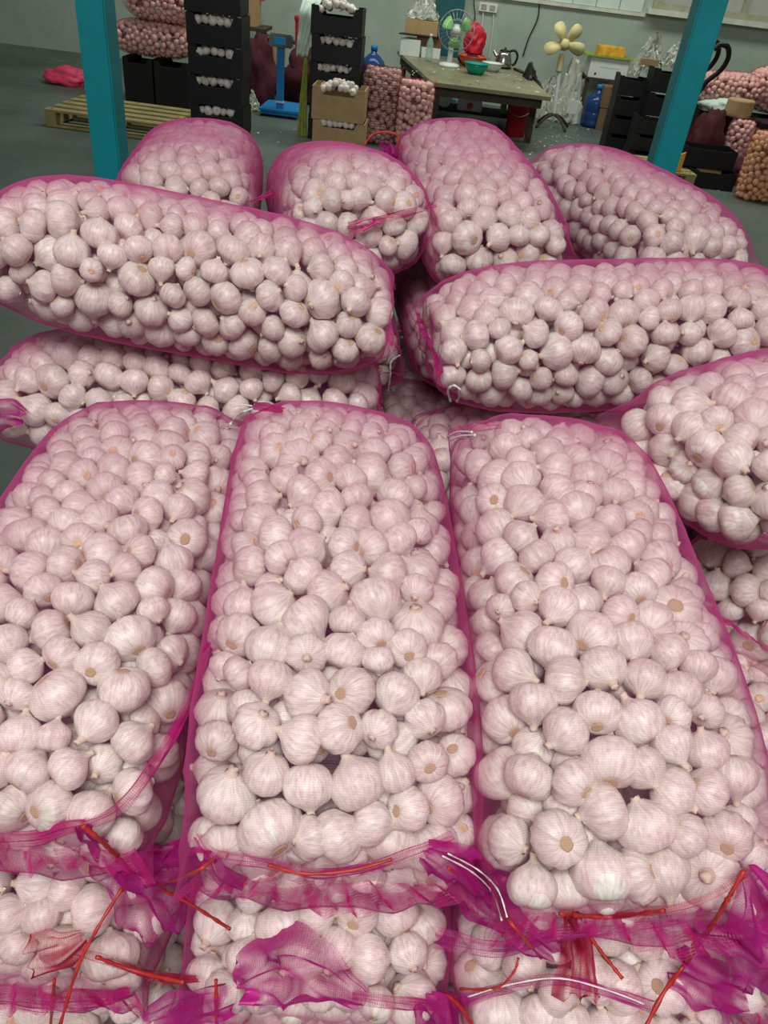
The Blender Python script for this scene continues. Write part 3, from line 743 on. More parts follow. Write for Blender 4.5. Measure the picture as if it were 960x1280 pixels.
# ------------------------------------------------------------------ water bottles
def water_bottle(loc, label, s=1.0):
    b = empty('water_bottle', loc, label, 'bottle')
    prof = [(.10, 0), (.128, .015), (.13, .06), (.122, .075), (.13, .09), (.13, .15), (.122, .165), (.13, .18), (.13, .25), (.12, .29), (.07, .34), (.034, .365), (.03, .40)]
    MB().lathe([(r_ * s, z * s) for r_, z in prof], 24).build('body', 'bluebottle', b, True)
    MB().lathe([(.036 * s, .39 * s), (.038 * s, .43 * s), (.03 * s, .44 * s)], 16).build('cap', 'blue', b, True)
    return b
water_bottle((1.85, 10.15, 0), 'large blue water bottle on the floor beside the brown cartons')
water_bottle((-.73, 9.6, .16), 'large blue water bottle half hidden behind the dark maroon sack')
o = MB().box(-.92, -.55, 9.4, 9.8, 0, .159).build('low_crate', 'kraftdark', origin=(-.73, 9.6, 0), bevel=.004); tag(o, 'low dark crate under the half hidden water bottle', 'crate')

# ------------------------------------------------------------------ the work table
t = empty('work_table', (.3, 9.25, 0), 'low work table with a worn olive board top, against the back wall', 'table')
o = t.location
MB().prism([(-.06, 8.2), (1.07, 8.2), (.9, 10.35), (-.52, 10.35)], 'z', .465, .50).build('tabletop', 'tabletop', t, origin=o, bevel=.004)
MB().prism([(-.03, 8.28), (1.0, 8.28), (1.0, 8.31), (-.03, 8.31)], 'z', .38, .465).build('apron', 'darkwood', t, origin=o)
MB().prism([(-.05, 8.3), (-.02, 8.3), (-.44, 10.25), (-.47, 10.25)], 'z', .38, .465).build('apron', 'darkwood', t, origin=o)
for x, y in ((.0, 8.32), (.98, 8.7), (-.42, 10.2), (.8, 10.2), (-.28, 9.6)):
    MB().box(x - .03, x + .03, y - .03, y + .03, 0, .465).build('leg', 'darkwood', t, origin=o)
MB().box(-.05, .95, 9.3, 9.75, .1, .12).build('lower_shelf', 'darkwood', t, origin=o)
# table fan
f = empty('table_fan', (.09, 9.5, .5), 'table fan with green blades in a round wire cage on the table', 'fan')
MB().lathe([(.11, 0), (.115, .012), (.10, .03), (.05, .04)], 24).build('base', 'white', f, True)
MB().tube([(0, .0, .03), (0, .01, .18), (.005, .02, .3)], lambda q: .03 - .008 * q, 12).build('neck', 'white', f, True)
HR = Matrix.Rotation(math.radians(82), 3, 'X')
hc = Vector((.03, -.01, .33))
MB().lathe([(.02, -.10), (.06, -.09), (.065, -.02), (.05, .0)], 16, hc.x, hc.y, hc.z, HR).build('motor_housing', 'white', f, True)
hub = MB().lathe([(.045, .02), (.045, .045), (.03, .055)], 16, hc.x, hc.y, hc.z, HR).build('hub', 'white', f, True)
for k in range(3):
    n = 12; hv = []
    for j in range(2):
        for i in range(n + 1):
            q = i / n; rr = .04 + .115 * j
            a = k * 2.094 + .5 + (q - .5) * (1.0 if j else .9); tilt = (q - .5) * .04
            if j and (i in (0, n)): rr *= .9
            hv.append(hc + HR @ Vector((rr * math.cos(a), rr * math.sin(a), .032 + tilt)))
    fs = [(i, i + 1, n + 2 + i, n + 1 + i) for i in range(n)]
    bl = MB().add([tuple(p) for p in hv], fs).build('blade', 'green', f, True); md = bl.modifiers.new('thick', 'SOLIDIFY'); md.thickness = .004
cg = MB()
def ring(R_, z, rad=.0028): cg.tube([tuple(hc + HR @ Vector((R_ * math.cos(a), R_ * math.sin(a), z))) for a in np.linspace(0, 2 * math.pi, 28, endpoint=False)], rad, 6, 1, True)
ring(.185, .03, .005); ring(.10, .085); ring(.05, .095, .003); ring(.185, -.01); ring(.1, -.06)
for k in range(26):
    a = 2 * math.pi * k / 26
    cg.tube([tuple(hc + HR @ Vector((r_ * math.cos(a), r_ * math.sin(a), z))) for r_, z in ((.05, .095), (.10, .085), (.16, .062), (.185, .03), (.185, -.01), (.1, -.06))], .0012, 4, 2)
cg.build('cage', 'wire', f)
MB().lathe([(.038, .094), (.034, .104)], 16, hc.x, hc.y, hc.z, HR).build('cage_cap', 'white', f, True)
# boxes and film at the back of the table
def simple_box(name, x0, x1, y0, y1, z0, z1, mat, label, cat='box', rz=0, parts=None):
    r = empty(name, ((x0 + x1) / 2, (y0 + y1) / 2, z0), label, cat, rz=rz)
    hx, hy, h = (x1 - x0) / 2, (y1 - y0) / 2, z1 - z0
    MB().box(-hx, hx, -hy, hy, 0, h).build('body', mat, r, bevel=.003)
    for s_ in (-1, 1): MB().box(-hx + .002, hx - .002, min(0, s_ * hy) + .003, max(0, s_ * hy) - .003, h, h + .003).build('flap', mat, r)
    return r
simple_box('white_box', -.47, -.25, 9.95, 10.2, .501, .66, 'white', 'small white box at the left end of the table')
simple_box('white_box', -.23, -.02, 9.98, 10.2, .501, .60, 'white', 'low white box on the table behind the clear bottle')
simple_box('brown_box', -.30, -.02, 10.0, 10.25, .664 - .06, .70, 'kraftdark', 'brown box on the low white box behind the fan')
simple_box('brown_box', -.44, -.08, 10.05, 10.3, .705, .84, 'kraft', 'flat brown box under the crumpled film behind the fan')
tag(MB().prism([(-.5, 9.92), (-.05, 9.96), (-.03, 10.1), (-.48, 10.05)], 'z', .7, .712).build('black_tray', 'blackpl', origin=(-.26, 10, .7), bevel=.003), 'flat black tray jutting from the boxes behind the fan', 'tray')
film_heap('film_bundle', (-.26, 10.2, .845), (.20, .14, .16), 'crumpled grey film bundle on top of the table boxes', 'film', 12)
def small_bottle(loc, label, s=1.0, mat='clearbottle', cap='white'):
    b = empty('plastic_bottle', loc, label, 'bottle')
    MB().lathe([(r_ * s, z * s) for r_, z in ((.028, 0), (.034, .008), (.034, .06), (.031, .07), (.034, .08), (.034, .14), (.022, .175), (.012, .19), (.012, .205))], 16).build('body', mat, b, True)
    MB().lathe([(.0145 * s, .2 * s), (.0145 * s, .22 * s)], 12).build('cap', cap, b, True)
    return b
small_bottle((-.14, 9.75, .5), 'tall clear plastic bottle on the table left of the fan', 1.15)
# basins, bowls
def bowl(loc, r_, h, mat, label, cat='bowl', rim=True):
    b = empty(cat, loc, label, cat)
    MB().lathe([(r_ * .6, 0), (r_ * .85, h * .5), (r_, h), (r_ * .95, h), (r_ * .8, h * .5), (r_ * .55, .008)], 28).build('body', mat, b, True)
    MB().lathe([(r_ * .98, h - .006), (r_ * 1.06, h - .002), (r_ * 1.06, h + .004), (r_ * .96, h + .004)], 28, cap=False).build('rim', mat, b, True)
    return b
bowl((.335, 9.75, .5), .15, .10, 'orange', 'wide orange basin on the table behind the teal bowl', 'basin')
bowl((.37, 9.15, .5), .125, .10, 'tealbowl', 'teal green plastic bowl at the middle of the table')
bowl((.555, 9.55, .5), .11, .08, 'white', 'white bowl on the table beside the kettle')
crumple('net_bundle', (.34, 9.95, .61), (.10, .08, .17), 'red', 'bundle of bright red netting standing behind the orange basin', 'netting', 15, amp=.5, freq=5)
crumple('tray_pile', (.34, 9.93, .501), (.15, .10, .07), 'maroon', 'dark folded netting under the bright red netting bundle', 'netting', 16)
k_ = empty('kettle', (.69, 9.95, .5), 'polished steel electric kettle with a black handle on the table', 'kettle')
MB().lathe([(.085, 0), (.095, .02), (.095, .06), (.075, .14), (.06, .16)], 24).build('body', 'steel', k_, True)
MB().lathe([(.06, .16), (.05, .175), (.012, .18), (.014, .2)], 20).build('lid', 'blackpl', k_, True)
MB().lathe([(.098, 0), (.098, .02)], 24).build('base', 'blackpl', k_)
MB().tube([(.055, 0, .17), (.11, 0, .18), (.145, 0, .13), (.13, 0, .06), (.10, 0, .04)], .013, 10).build('handle', 'blackpl', k_, True)
MB().tube([(-.07, 0, .1), (-.105, 0, .13), (-.125, 0, .155)], lambda q: .02 - .008 * q, 10).build('spout', 'steel', k_, True)
k_.rotation_euler = (0, 0, -.15)
tag(MB().tube([(.82, 9.9, .512), (.95, 9.5, .515), (1.02, 9.1, .51), (1.03, 8.75, .49)], .013).build('power_cord', 'blackpl', origin=(.9, 9.5, .5)), 'thick black power cord running over the table from the kettle', 'cord')
# under the table
crumple('black_heap', (.95, 9.45, .0), (.13, .3, .36), 'blackpl', 'black rags slumped at the right end of the table', 'rag', 21)
simple_box('white_carton', .24, .50, 9.35, 9.6, .121, .22, 'white', 'white carton with a red mark on the shelf under the table')
tag(MB().lathe([(.035, 0), (.035, .004)], 16, rot=Matrix.Rotation(math.pi / 2, 3, 'X')).build('red_mark', 'orange', bpy.data.objects['white_carton']), None)
bpy.data.objects['red_mark'].location = (0, -.126, .05)
o = MB().lathe([(.07, -.03), (.075, -.02), (.075, .02), (.07, .03)], 20, rot=Matrix.Rotation(math.pi / 2, 3, 'X')).build('tape_roll', 'white', smooth=False); o.location = (.09, 9.4, .196); tag(o, 'round white roll standing on the shelf under the table', 'roll')
small_bottle((.74, 9.45, .12), 'clear bottle on the shelf under the table beside the red bucket', 1.1)
b = empty('red_bucket', (.87, 9.0, 0), 'red plastic bucket under the right end of the table', 'bucket')
MB().lathe([(.10, 0), (.125, .3), (.132, .3), (.132, .315), (.115, .315), (.095, .012)], 24).build('body', 'red', b, True)
MB().tube([(-.13, 0, .3), (-.1, -.08, .24), (0, -.13, .2), (.1, -.08, .24), (.13, 0, .3)], .004).build('handle', 'wire', b)

# ------------------------------------------------------------------ standing fan without cage
f = empty('standing_fan', (1.34, 9.75, 0), 'standing fan with four cream blades and no cage beside the table', 'fan')
MB().tube([(.0, 0, .12), (-.03, 0, .45), (-.05, 0, .72)], .022, 12).build('pole', 'white', f, True)
MB().tube([(-.05, 0, .55), (-.05, 0, .72)], .032, 12).build('collar', 'cream', f, True)
for a in (.6, 2.2, 3.8, 5.3):
    MB().tube([(0, 0, .14), (.12 * math.cos(a), .12 * math.sin(a), .10), (.24 * math.cos(a), .24 * math.sin(a), .012)], .016, 8).build('leg', 'darkwood', f)
hc = Vector((-.05, -.06, .82)); HR = Matrix.Rotation(math.radians(84), 3, 'X')
MB().lathe([(.03, -.14), (.06, -.12), (.065, -.03), (.04, -.01)], 16, hc.x, hc.y, hc.z, HR).build('motor_housing', 'cream', f, True)
MB().lathe([(.045, -.01), (.05, .02), (.03, .04)], 16, hc.x, hc.y, hc.z, HR).build('hub', 'cream', f, True)
for k, a0 in enumerate((.95, 2.15, 3.5, -.2)):
    prof = [(.035, .028), (.08, .045), (.14, .062), (.19, .058), (.215, .035), (.222, 0)]
    loop = [(r_, w_) for r_, w_ in prof] + [(r_, -w_) for r_, w_ in prof[::-1][1:]]
    v = []
    for r_, w_ in loop: v.append(hc + HR @ (Matrix.Rotation(a0, 3, 'Z') @ Vector((r_, w_, .012 + w_ * .35))))
    bl = MB().add([tuple(p) for p in v], [tuple(range(len(v)))]).build('blade', 'cream', f, True); md = bl.modifiers.new('thick', 'SOLIDIFY'); md.thickness = .005
film_heap('film_heap', (1.55, 10.3, 0), (.24, .2, .44), 'large heap of crumpled grey film behind the standing fan', 'film', 31)
film_heap('film_heap', (1.30, 10.35, 0), (.18, .18, .30), 'lower heap of crumpled grey film left of the standing fan pole', 'film', 33)
simple_box('white_card', 1.5, 1.62, 9.98, 10.0, .13, .27, 'white', 'small white card propped on the film heap behind the fan', 'card')
# shelf with white box
r = empty('wooden_stand', (1.93, 10.4, 0), 'dark stand of brown boards below the white carton by the back wall', 'stand')
o = r.location
MB().box(1.68, 2.2, 10.25, 10.7, .47, .485).build('board', 'darkwood', r, origin=o)
for x in (1.69, 2.15):
    for y in (10.27, 10.64): MB().box(x, x + .04, y, y + .04, 0, .47).build('leg', 'darkwood', r, origin=o)
simple_box('white_carton', 1.70, 2.14, 10.28, 10.6, .486, .69, 'white', 'white carton with two round holes on the stand by the back wall')
wc = bpy.data.objects['white_carton.001']
for x in (-.14, .14):
    q = MB().lathe([(.012, 0), (.012, .003)], 12, rot=Matrix.Rotation(math.pi / 2, 3, 'X')).build('hole', 'blackpl', wc); q.location = (x, -.16, .04)
q = MB().box(-.10, .12, -.1625, -.1605, .11, .135).build('printed_band', 'boardwhite', wc)
q = MB().box(1.62, 2.2, 10.25, 10.65, .695, .71).build('green_board', 'filmgreen', origin=(1.9, 10.4, .695)); tag(q, 'dark green board lying on the white carton by the back wall', 'board')
simple_box('fruit_box', 1.76, 2.06, 10.3, 10.5, .711, .80, 'yellow', 'small orange and green printed packet on top of the white carton')
simple_box('brown_carton', 1.88, 2.13, 10.0, 10.22, .001, .22, 'kraftdark', 'lower brown carton beside the large blue water bottle')
simple_box('brown_carton', 1.87, 2.15, 10.0, 10.22, .228, .44, 'kraftdark', 'upper brown carton beside the large blue water bottle')
# film on top of black cartons
film_heap('film_heap', (2.02, 8.85, .70), (.17, .14, .24), 'shaggy heap of grey film on the black cartons left of the right post', 'film', 41)
film_heap('film_heap', (2.25, 8.65, .82), (.18, .14, .16), 'flat heap of grey film on the black cartons touching the right post', 'film', 43)
simple_box('card_flap', 1.88, 2.05, 8.55, 8.6, .82, .87, 'kraft', 'torn brown card flap on the black cartons under grey film', 'cardboard')
# hand truck handle
r = empty('hand_truck', (2.36, 7.95, 0), 'black hand truck with a curved handle beside the right post', 'hand truck')
o = r.location
for dy in (0, .32):
    MB().tube([(2.28, 8.0 + dy, .05), (2.30, 8.0 + dy, .55), (2.36, 7.98 + dy, .78), (2.45, 7.95 + dy, .90), (2.475, 7.93 + dy, 1.0), (2.44, 7.92 + dy, 1.08), (2.37, 7.92 + dy, 1.09), (2.33, 7.92 + dy, 1.05)], .022, 10).build('rail', 'blackpl', r, True, o)
for z in (.2, .5): MB().tube([(2.29, 8.0, z), (2.29, 8.32, z)], .014, 8, 0).build('crossbar', 'blackpl', r, False, o)
MB().box(2.12, 2.32, 8.0, 8.32, .03, .04).build('toe_plate', 'blackpl', r, origin=o)
for dy in (-.06, .34): MB().lathe([(.03, 0), (.075, .004), (.075, .036), (.03, .04)], 18, 2.33, 8.04 + dy, .075, Matrix.Rotation(math.pi / 2, 3, 'X')).build('wheel', 'blackpl', r, origin=o)
# right side small things
crumple('pale_bag', (2.78, 8.62, .50), (.2, .1, .07), 'filmwhite', 'pale green plastic bag at the edge of the right pink garlic heap', 'bag', 51)
crumple('net_heap', (2.62, 8.28, .0), (.16, .13, .36), 'maroon', 'heap of maroon netting standing behind the open black cartons', 'netting', 53)
crumple('net_heap', (2.93, 8.0, .0), (.13, .1, .13), 'maroon', 'low heap of maroon netting on the floor right of the open cartons', 'netting', 55)
o = MB().lathe([(.12, 0), (.125, .02), (.125, .13), (.12, .14)], 24).build('brown_roll', 'kraft'); o.location = (2.88, 8.42, .512); tag(o, 'squat brown cardboard roll before the right pink garlic heap', 'roll')
simple_box('black_stool', 2.78, 3.02, 8.30, 8.54, .50, .511, 'blackpl', 'black tray under the brown cardboard roll', 'tray')
simple_box('black_box', 3.07, 3.5, 8.2, 8.55, 0, .50, 'black', 'black box at the right edge above the tan garlic sack')
film_heap('film_heap', (3.05, 7.98, .0), (.1, .1, .3), 'white film heap between the maroon netting and tan garlic sack', 'film', 57)
# flakes of garlic skin on the floor
fl = MB(); rg3 = random.Random(9)
for k in range(420):
    x, y = rg3.gauss(.9, 1.1), rg3.uniform(7.0, 10.3)
    a = rg3.uniform(0, 6.28); s_ = rg3.uniform(.008, .022); h = rg3.uniform(.002, .008)
    p = [(x + s_ * math.cos(a + q) * (1 if q % 2 else .6), y + s_ * math.sin(a + q), .001 + (h if i == 1 else 0)) for i, q in enumerate((0, 2.1, 4.2))]
    fl.add(p, [(0, 1, 2)])
for k in range(60):
    x, y = rg3.uniform(-.3, 1.0), rg3.uniform(8.3, 9.4); a = rg3.uniform(0, 6.28); s_ = rg3.uniform(.008, .02)
    fl.add([(x + s_ * math.cos(a + q), y + s_ * math.sin(a + q), .5005 + (.006 if i == 1 else 0)) for i, q in enumerate((0, 2.1, 4.2))], [(0, 1, 2)])
tag(fl.build('garlic_skin_litter', 'flake'), 'scattered white flakes of garlic skin on floor and table', 'litter', kind='stuff')

# ------------------------------------------------------------------ the pile of white garlic sacks
GP = 'pink net sacks of white garlic in the pile'
def S(key, pos, ang, dims, label, seed, **kw): return make_sack(key, pos, ang, dims, label, GP, seed=seed, **kw)
S('front left', (-.422, .864, .711), (93.3, 1.8, -3.8), (.82, .37, .274, .05, 0), 'pink net sack of white garlic lying lengthwise, leftmost of the three front sacks', 1, rmean=.0268, ruffle=True)
S('front middle', (-.053, .828, .772), (97.6, 3.7, 6.5), (.79, .352, .278, .05, 0), 'pink net sack of white garlic lying lengthwise, middle of the three front sacks', 2, rmean=.0268, ruffle=True)
S('front right', (.301, .823, .800), (94.5, 4.6, 2.), (.80, .345, .26, .05, 0), 'pink net sack of white garlic lying lengthwise, rightmost of the three front sacks', 3, rmean=.0268, ruffle=True)
S('right edge', (.765, 1.285, .90), (36, -2., .5), (.74, .34, .272, 0, 0), 'pink net sack of white garlic slanting in from the right edge of the photo', 4, hems=(0, 0))
S('cross left', (-.454, 1.552, .941), (4.4, -6.1, -1.9), (.82, .334, .286, 0, 0), 'pink net sack of white garlic lying crosswise on top at the left of the pile', 5)
S('cross right', (.475, 1.66, .89), (12.4, 4., 1.4), (.87, .332, .29, 0, 0), 'pink net sack of white garlic lying crosswise on top at the right of the pile', 6)
S('under cross left', (-.47, 1.565, .655), (7.9, 2., -2.4), (.85, .33, .27, 0, 0), 'pink net sack of white garlic squeezed under the left crosswise sack', 7)
S('under cross right', (.48, 1.60, .555), (6, 0, 0), (.85, .33, .27, 0, 0), 'shaded pink net sack of white garlic under the right crosswise sack', 8)
S('gap', (.05, 1.80, .36), (92, 6, 0), (.7, .32, .27, 0, 0), 'shaded pink net sack of white garlic deep in the gap between the two crosswise sacks', 9)
S('rear 1', (-.671, 2.345, .90), (100.3, -1.9, -4.5), (.821, .37, .302, 0, 0), 'pink net sack of white garlic, leftmost of the back row beside the teal post', 10, hems=(0, 1))
S('rear 2', (-.235, 2.248, .928), (105, -9.8, -.2), (.83, .364, .308, 0, 0), 'small looking pink net sack of white garlic, second from left in the back row', 11, hems=(0, 1))
S('rear 3', (.13, 2.26, .985), (101, 3., -4.), (.85, .35, .295, 0, 0), 'tall pink net sack of white garlic, third from left in the back row', 12, hems=(0, 1))
S('rear 4', (.60, 2.42, .955), (108, 0, 4.), (.85, .36, .28, 0, 0), 'pink net sack of white garlic, rightmost of the back row before the right teal post', 13, hems=(0, 1))
S('lower left', (-.405, .80, .445), (92, 0, 0), (.80, .35, .27, .03, 0), 'pink net sack of white garlic directly under the front left sack, its tied end showing', 14, rmean=.0268, ruffle=True)
S('lower middle', (-.035, .775, .49), (94, 0, 0), (.80, .345, .27, .03, 0), 'pink net sack of white garlic directly under the front middle sack, its tied end showing', 15, rmean=.0268, ruffle=True)
S('lower right', (.325, .765, .52), (92, 0, 0), (.80, .345, .27, .03, 0), 'pink net sack of white garlic directly under the front right sack, its tied end showing', 16, rmean=.0268, ruffle=True)
S('right low', (.71, .90, .42), (91, 0, 0), (.85, .34, .27, 0, 0), 'shaded pink net sack of white garlic at the right edge below the slanting sack', 17, rmean=.0268, ruffle=True)
S('bottom left', (-.40, .76, .165), (91, 0, 0), (.80, .35, .28, 0, 0), 'pink net sack of white garlic in the bottom layer at the left of the front', 18, rmean=.0268, ruffle=True)
S('bottom middle', (-.02, .73, .20), (92, 0, 0), (.80, .345, .28, 0, 0), 'pink net sack of white garlic in the bottom layer at the middle of the front', 19, rmean=.0268, ruffle=True)
S('bottom right', (.345, .72, .23), (90, 0, 0), (.80, .345, .28, 0, 0), 'pink net sack of white garlic in the bottom layer at the right of the front', 20, rmean=.0268, ruffle=True)
# sacks that carry the others, seen through the gaps
LOWQ = dict(nu=40, nv=44, shallow=.007, iters=50, packseed=30)
sd = 30
for key, pos, ang in (
    ('carry right low', (.71, .88, .15), (90, 0, 0)), ('carry right edge', (.98, 1.33, .60), (40, 0, 0)), ('carry right edge low', (.98, 1.33, .32), (40, 0, 0)),
    ('carry cross left', (-.47, 1.56, .38), (5, 0, 0)), ('carry cross left low', (-.47, 1.56, .13), (4, 0, 0)),
    ('carry cross right', (.48, 1.56, .33), (6, 0, 0)), ('carry cross right low', (.48, 1.56, .13), (4, 0, 0)),
    ('carry rear 1', (-.66, 2.34, .61), (98, 0, 0)), ('carry rear 2', (-.24, 2.25, .62), (100, 0, 0)), ('carry rear 3', (.14, 2.26, .68), (100, 0, 0)), ('carry rear 4', (.60, 2.42, .67), (106, 0, 0)),
    ('carry rear 1 low', (-.66, 2.34, .33), (94, 0, 0)), ('carry rear 2 low', (-.24, 2.25, .34), (96, 0, 0)), ('carry rear 3 low', (.15, 2.26, .39), (98, 0, 0)), ('carry rear 4 low', (.60, 2.42, .39), (104, 0, 0)),
    ('carry gap', (.06, 1.80, .15), (92, 0, 0))):
    sd += 1
    WHERE = {'carry right low': 'in the bottom layer at the right edge below the shaded sack', 'carry right edge': 'just under the slanting sack at the right edge', 'carry right edge low': 'in the bottom layer under the slanting sack at the right edge',
             'carry cross left': 'third down under the left crosswise sack', 'carry cross left low': 'on the floor at the foot of the left crosswise sacks', 'carry cross right': 'third down under the right crosswise sack', 'carry cross right low': 'on the floor at the foot of the right crosswise sacks',
             'carry rear 1': 'second down in the leftmost stack of the back row', 'carry rear 2': 'second down in the second stack of the back row', 'carry rear 3': 'second down in the third stack of the back row', 'carry rear 4': 'second down in the rightmost stack of the back row',
             'carry rear 1 low': 'lowest in the leftmost stack of the back row', 'carry rear 2 low': 'lowest in the second stack of the back row', 'carry rear 3 low': 'lowest in the third stack of the back row', 'carry rear 4 low': 'lowest in the rightmost stack of the back row',
             'carry gap': 'lowest in the gap between the crosswise sacks'}[key]
    S(key, pos, ang, (.82, .35, .275, 0, 0), 'pink net garlic sack ' + WHERE, sd, **LOWQ)


# ---- which bulbs show largest: those become single objects, the rest one mass
def seen_sizes():
    w_, h_ = 240, 320
    zb = np.full((h_, w_), 1e9); idb = np.full((h_, w_), -1)
    Rm = np.array(_R); 
    for i, it in enumerate(ITEMS):
        p = Rm.T @ (it[0] - np.array(CAM)); dz = -p[2]
        if dz < .1: continue
        f = 961 / 4; x = 120 + f * p[0] / dz; y = 160 - f * p[1] / dz; rad = f * it[2] / dz
        if x < -rad or x > w_ + rad or y < -rad or y > h_ + rad: continue
        x0, x1, y0, y1 = max(0, int(x - rad)), min(w_, int(x + rad) + 2), max(0, int(y - rad)), min(h_, int(y + rad) + 2)
        if x1 <= x0 or y1 <= y0: continue
        yy, xx = np.mgrid[y0:y1, x0:x1]; d2 = ((xx - x) ** 2 + (yy - y) ** 2) / rad ** 2
        zz = dz - it[2] * np.sqrt(np.maximum(0, 1 - d2)); ok = (d2 < 1) & (zz < zb[y0:y1, x0:x1])
        zb[y0:y1, x0:x1][ok] = zz[ok]; idb[y0:y1, x0:x1][ok] = i
    return np.bincount(idb[idb >= 0].ravel(), minlength=len(ITEMS))
SZ = seen_sizes()
order = np.argsort(-SZ)[:300]
chosen = set(int(i) for i in order)
PLACE = {'front left': 'front left', 'front middle': 'front middle', 'front right': 'front right', 'lower left': 'lower left', 'lower middle': 'lower middle', 'lower right': 'lower right',
         'bottom left': 'bottom left', 'bottom middle': 'bottom middle', 'bottom right': 'bottom right', 'right edge': 'slanting right-edge', 'right low': 'shaded right-edge',
         'cross left': 'left crosswise', 'cross right': 'right crosswise', 'under cross left': 'half-hidden crosswise', 'under cross right': 'shaded crosswise'}
for i in order:
    c, R, rad, var, key, u, v = ITEMS[int(i)]
    ax = R[:, 2]; view = np.array(CAM) - c; view = view / np.linalg.norm(view); k = float(ax @ view)
    look = 'garlic bulb root out' if k < -.55 else ('garlic bulb stem out' if k > .55 else 'garlic bulb on its side')
    ORD = 'first second third fourth fifth sixth seventh eighth ninth tenth eleventh twelfth thirteenth fourteenth fifteenth sixteenth'.split()
    if key in ('front left', 'front middle', 'front right'):
        side = 'far left' if v > .6 else ('left of centre' if v > .2 else ('centre' if v > -.2 else ('right of centre' if v > -.6 else 'far right')))
        row = ORD[min(15, int((u + 1) * 7.2))]
        label = f'white {look}, {PLACE[key]} sack, {row} row from hem, {side}'
    else:
        side = 'left' if v > .5 else ('left of centre' if v > .1 else ('centre' if v > -.2 else ('right of centre' if v > -.55 else 'right')))
        if key in ('cross left', 'cross right'): side = 'left' if u < -.4 else ('centre' if u < .4 else 'right')
        hz_ = 'upper' if c[2] > SACKS[key].location.z + .15 else 'lower'
        label = f'white {look}, {PLACE.get(key, key)} sack, {hz_} part, {side}'
    o = bpy.data.objects.new('garlic_bulb', BODY[var]); C.objects.link(o)
    M4 = Matrix([list(R[0] * rad) + [c[0]], list(R[1] * rad) + [c[1]], list(R[2] * rad) + [c[2]], [0, 0, 0, 1]]); o.matrix_world = M4
    tag(o, label, 'garlic', f'garlic bulbs in the {PLACE.get(key, key)} sack')
    for nm, ms in (('root_plate', ROOTM), ('stem', STEMM)):
        ch = bpy.data.objects.new(nm, ms[var]); C.objects.link(ch); ch.parent = o
rest = [i for i in range(len(ITEMS)) if i not in chosen]
# one mass: near bulbs fine, far and half hidden ones coarser
oa = merged_bulbs('garlic_bulb_mass', [ITEMS[i][:4] for i in rest], ['bulb', 'root', 'stem'], ['hi' if SZ[i] >= 55 else ('lo' if SZ[i] > 4 else 'body') for i in rest])
tag(oa, 'remaining white garlic bulbs packed throughout the pink net sacks of the pile', 'garlic', kind='stuff')
# ------------------------------------------------------------------ hems, loose tails, drawstrings and strings of the sacks
TN = [0]
def cloth(key, part, mat, pts, wid):
    """a gathered band of netting along a spine, ruffled across its width"""
    root = SACKS[key]; o = root.location; TN[0] += 1; rg = random.Random(TN[0] * 13)
    P = catmull(pts, 10); n = len(P); m_ = 15
    W = np.interp(np.linspace(0, len(wid) - 1, n), range(len(wid)), wid)
    out = Vector((0, -.72, .69)); V = []; UV = []; s = 0; ph = rg.uniform(0, 6)
    broad = max(wid) > .03
    for i in range(n):
        t = (P[min(i + 1, n - 1)] - P[max(i - 1, 0)]).normalized(); side = t.cross(out).normalized(); nn = side.cross(t).normalized()
        if i: s += (P[i] - P[i - 1]).length
        w = W[i]
        for k in range(m_):
            q = k / (m_ - 1) * 2 - 1
            amp = w * (.19 if broad else .12)
            z = amp * math.sin(q * 5.5 + ph + s * 22) + amp * .55 * math.sin(q * 11 - s * 47 + ph * 2) - .22 * w * abs(q)
            wob = 1 + (.13 if broad else .06) * math.sin(s * 60 + ph + q) + .05 * math.sin(s * 131 + 3 * ph)
            e = .10 * w * math.sin(q * 9 + ph) if i in (0, n - 1) else 0
            V.append(P[i] + side * (q * w / 2 * wob) + nn * (z + .004) + t * e - o); UV.append((s, q * w * .9))
    F_ = [(i * m_ + k, i * m_ + k + 1, (i + 1) * m_ + k + 1, (i + 1) * m_ + k) for i in range(n - 1) for k in range(m_ - 1)]
    ob = mesh_obj(part, uv_mesh(part, [tuple(v) for v in V], F_, UV), mat, root, True)
    if mat == 'netred': ob['label'] = 'red gathered netting'
    return ob
def cord(key, part, mat, pts, r):
    root = SACKS[key]; TN[0] += 1
    ob = MB().tube(pts, lambda q: r * .82 * (1 + .25 * math.sin(q * 40)), 6, 8).build(part, mat, root, True, root.location)
    ob['label'] = 'red plastic drawstring' if mat == 'redstring' else 'white cotton string'
    return ob
cloth('front left', 'hem', 'nethem', [(-0.416, 0.4484, 0.6792), (-0.3534, 0.4552, 0.6853), (-0.3123, 0.4555, 0.7142), (-0.2865, 0.4582, 0.7253)], [0.0201, 0.0183, 0.0144, 0.0107])
cloth('front left', 'tail', 'nettail', [(-0.2916, 0.4539, 0.728), (-0.281, 0.4849, 0.6015), (-0.2474, 0.4836, 0.5226), (-0.2193, 0.4645, 0.4654)], [0.0142, 0.0547, 0.0938, 0.0743])
cloth('front left', 'tail', 'nettail', [(-0.2393, 0.4509, 0.6554), (-0.2063, 0.4876, 0.6087), (-0.1334, 0.4185, 0.7653)], [0.042, 0.0496, 0.0184])
cloth('front left', 'seam', 'nethem', [(-0.1899, 0.6388, 0.85), (-0.2139, 0.6303, 0.7518), (-0.2285, 0.5431, 0.7441), (-0.2568, 0.4817, 0.7261), (-0.2934, 0.4567, 0.723)], [0.0077, 0.0123, 0.0134, 0.0146, 0.0107])
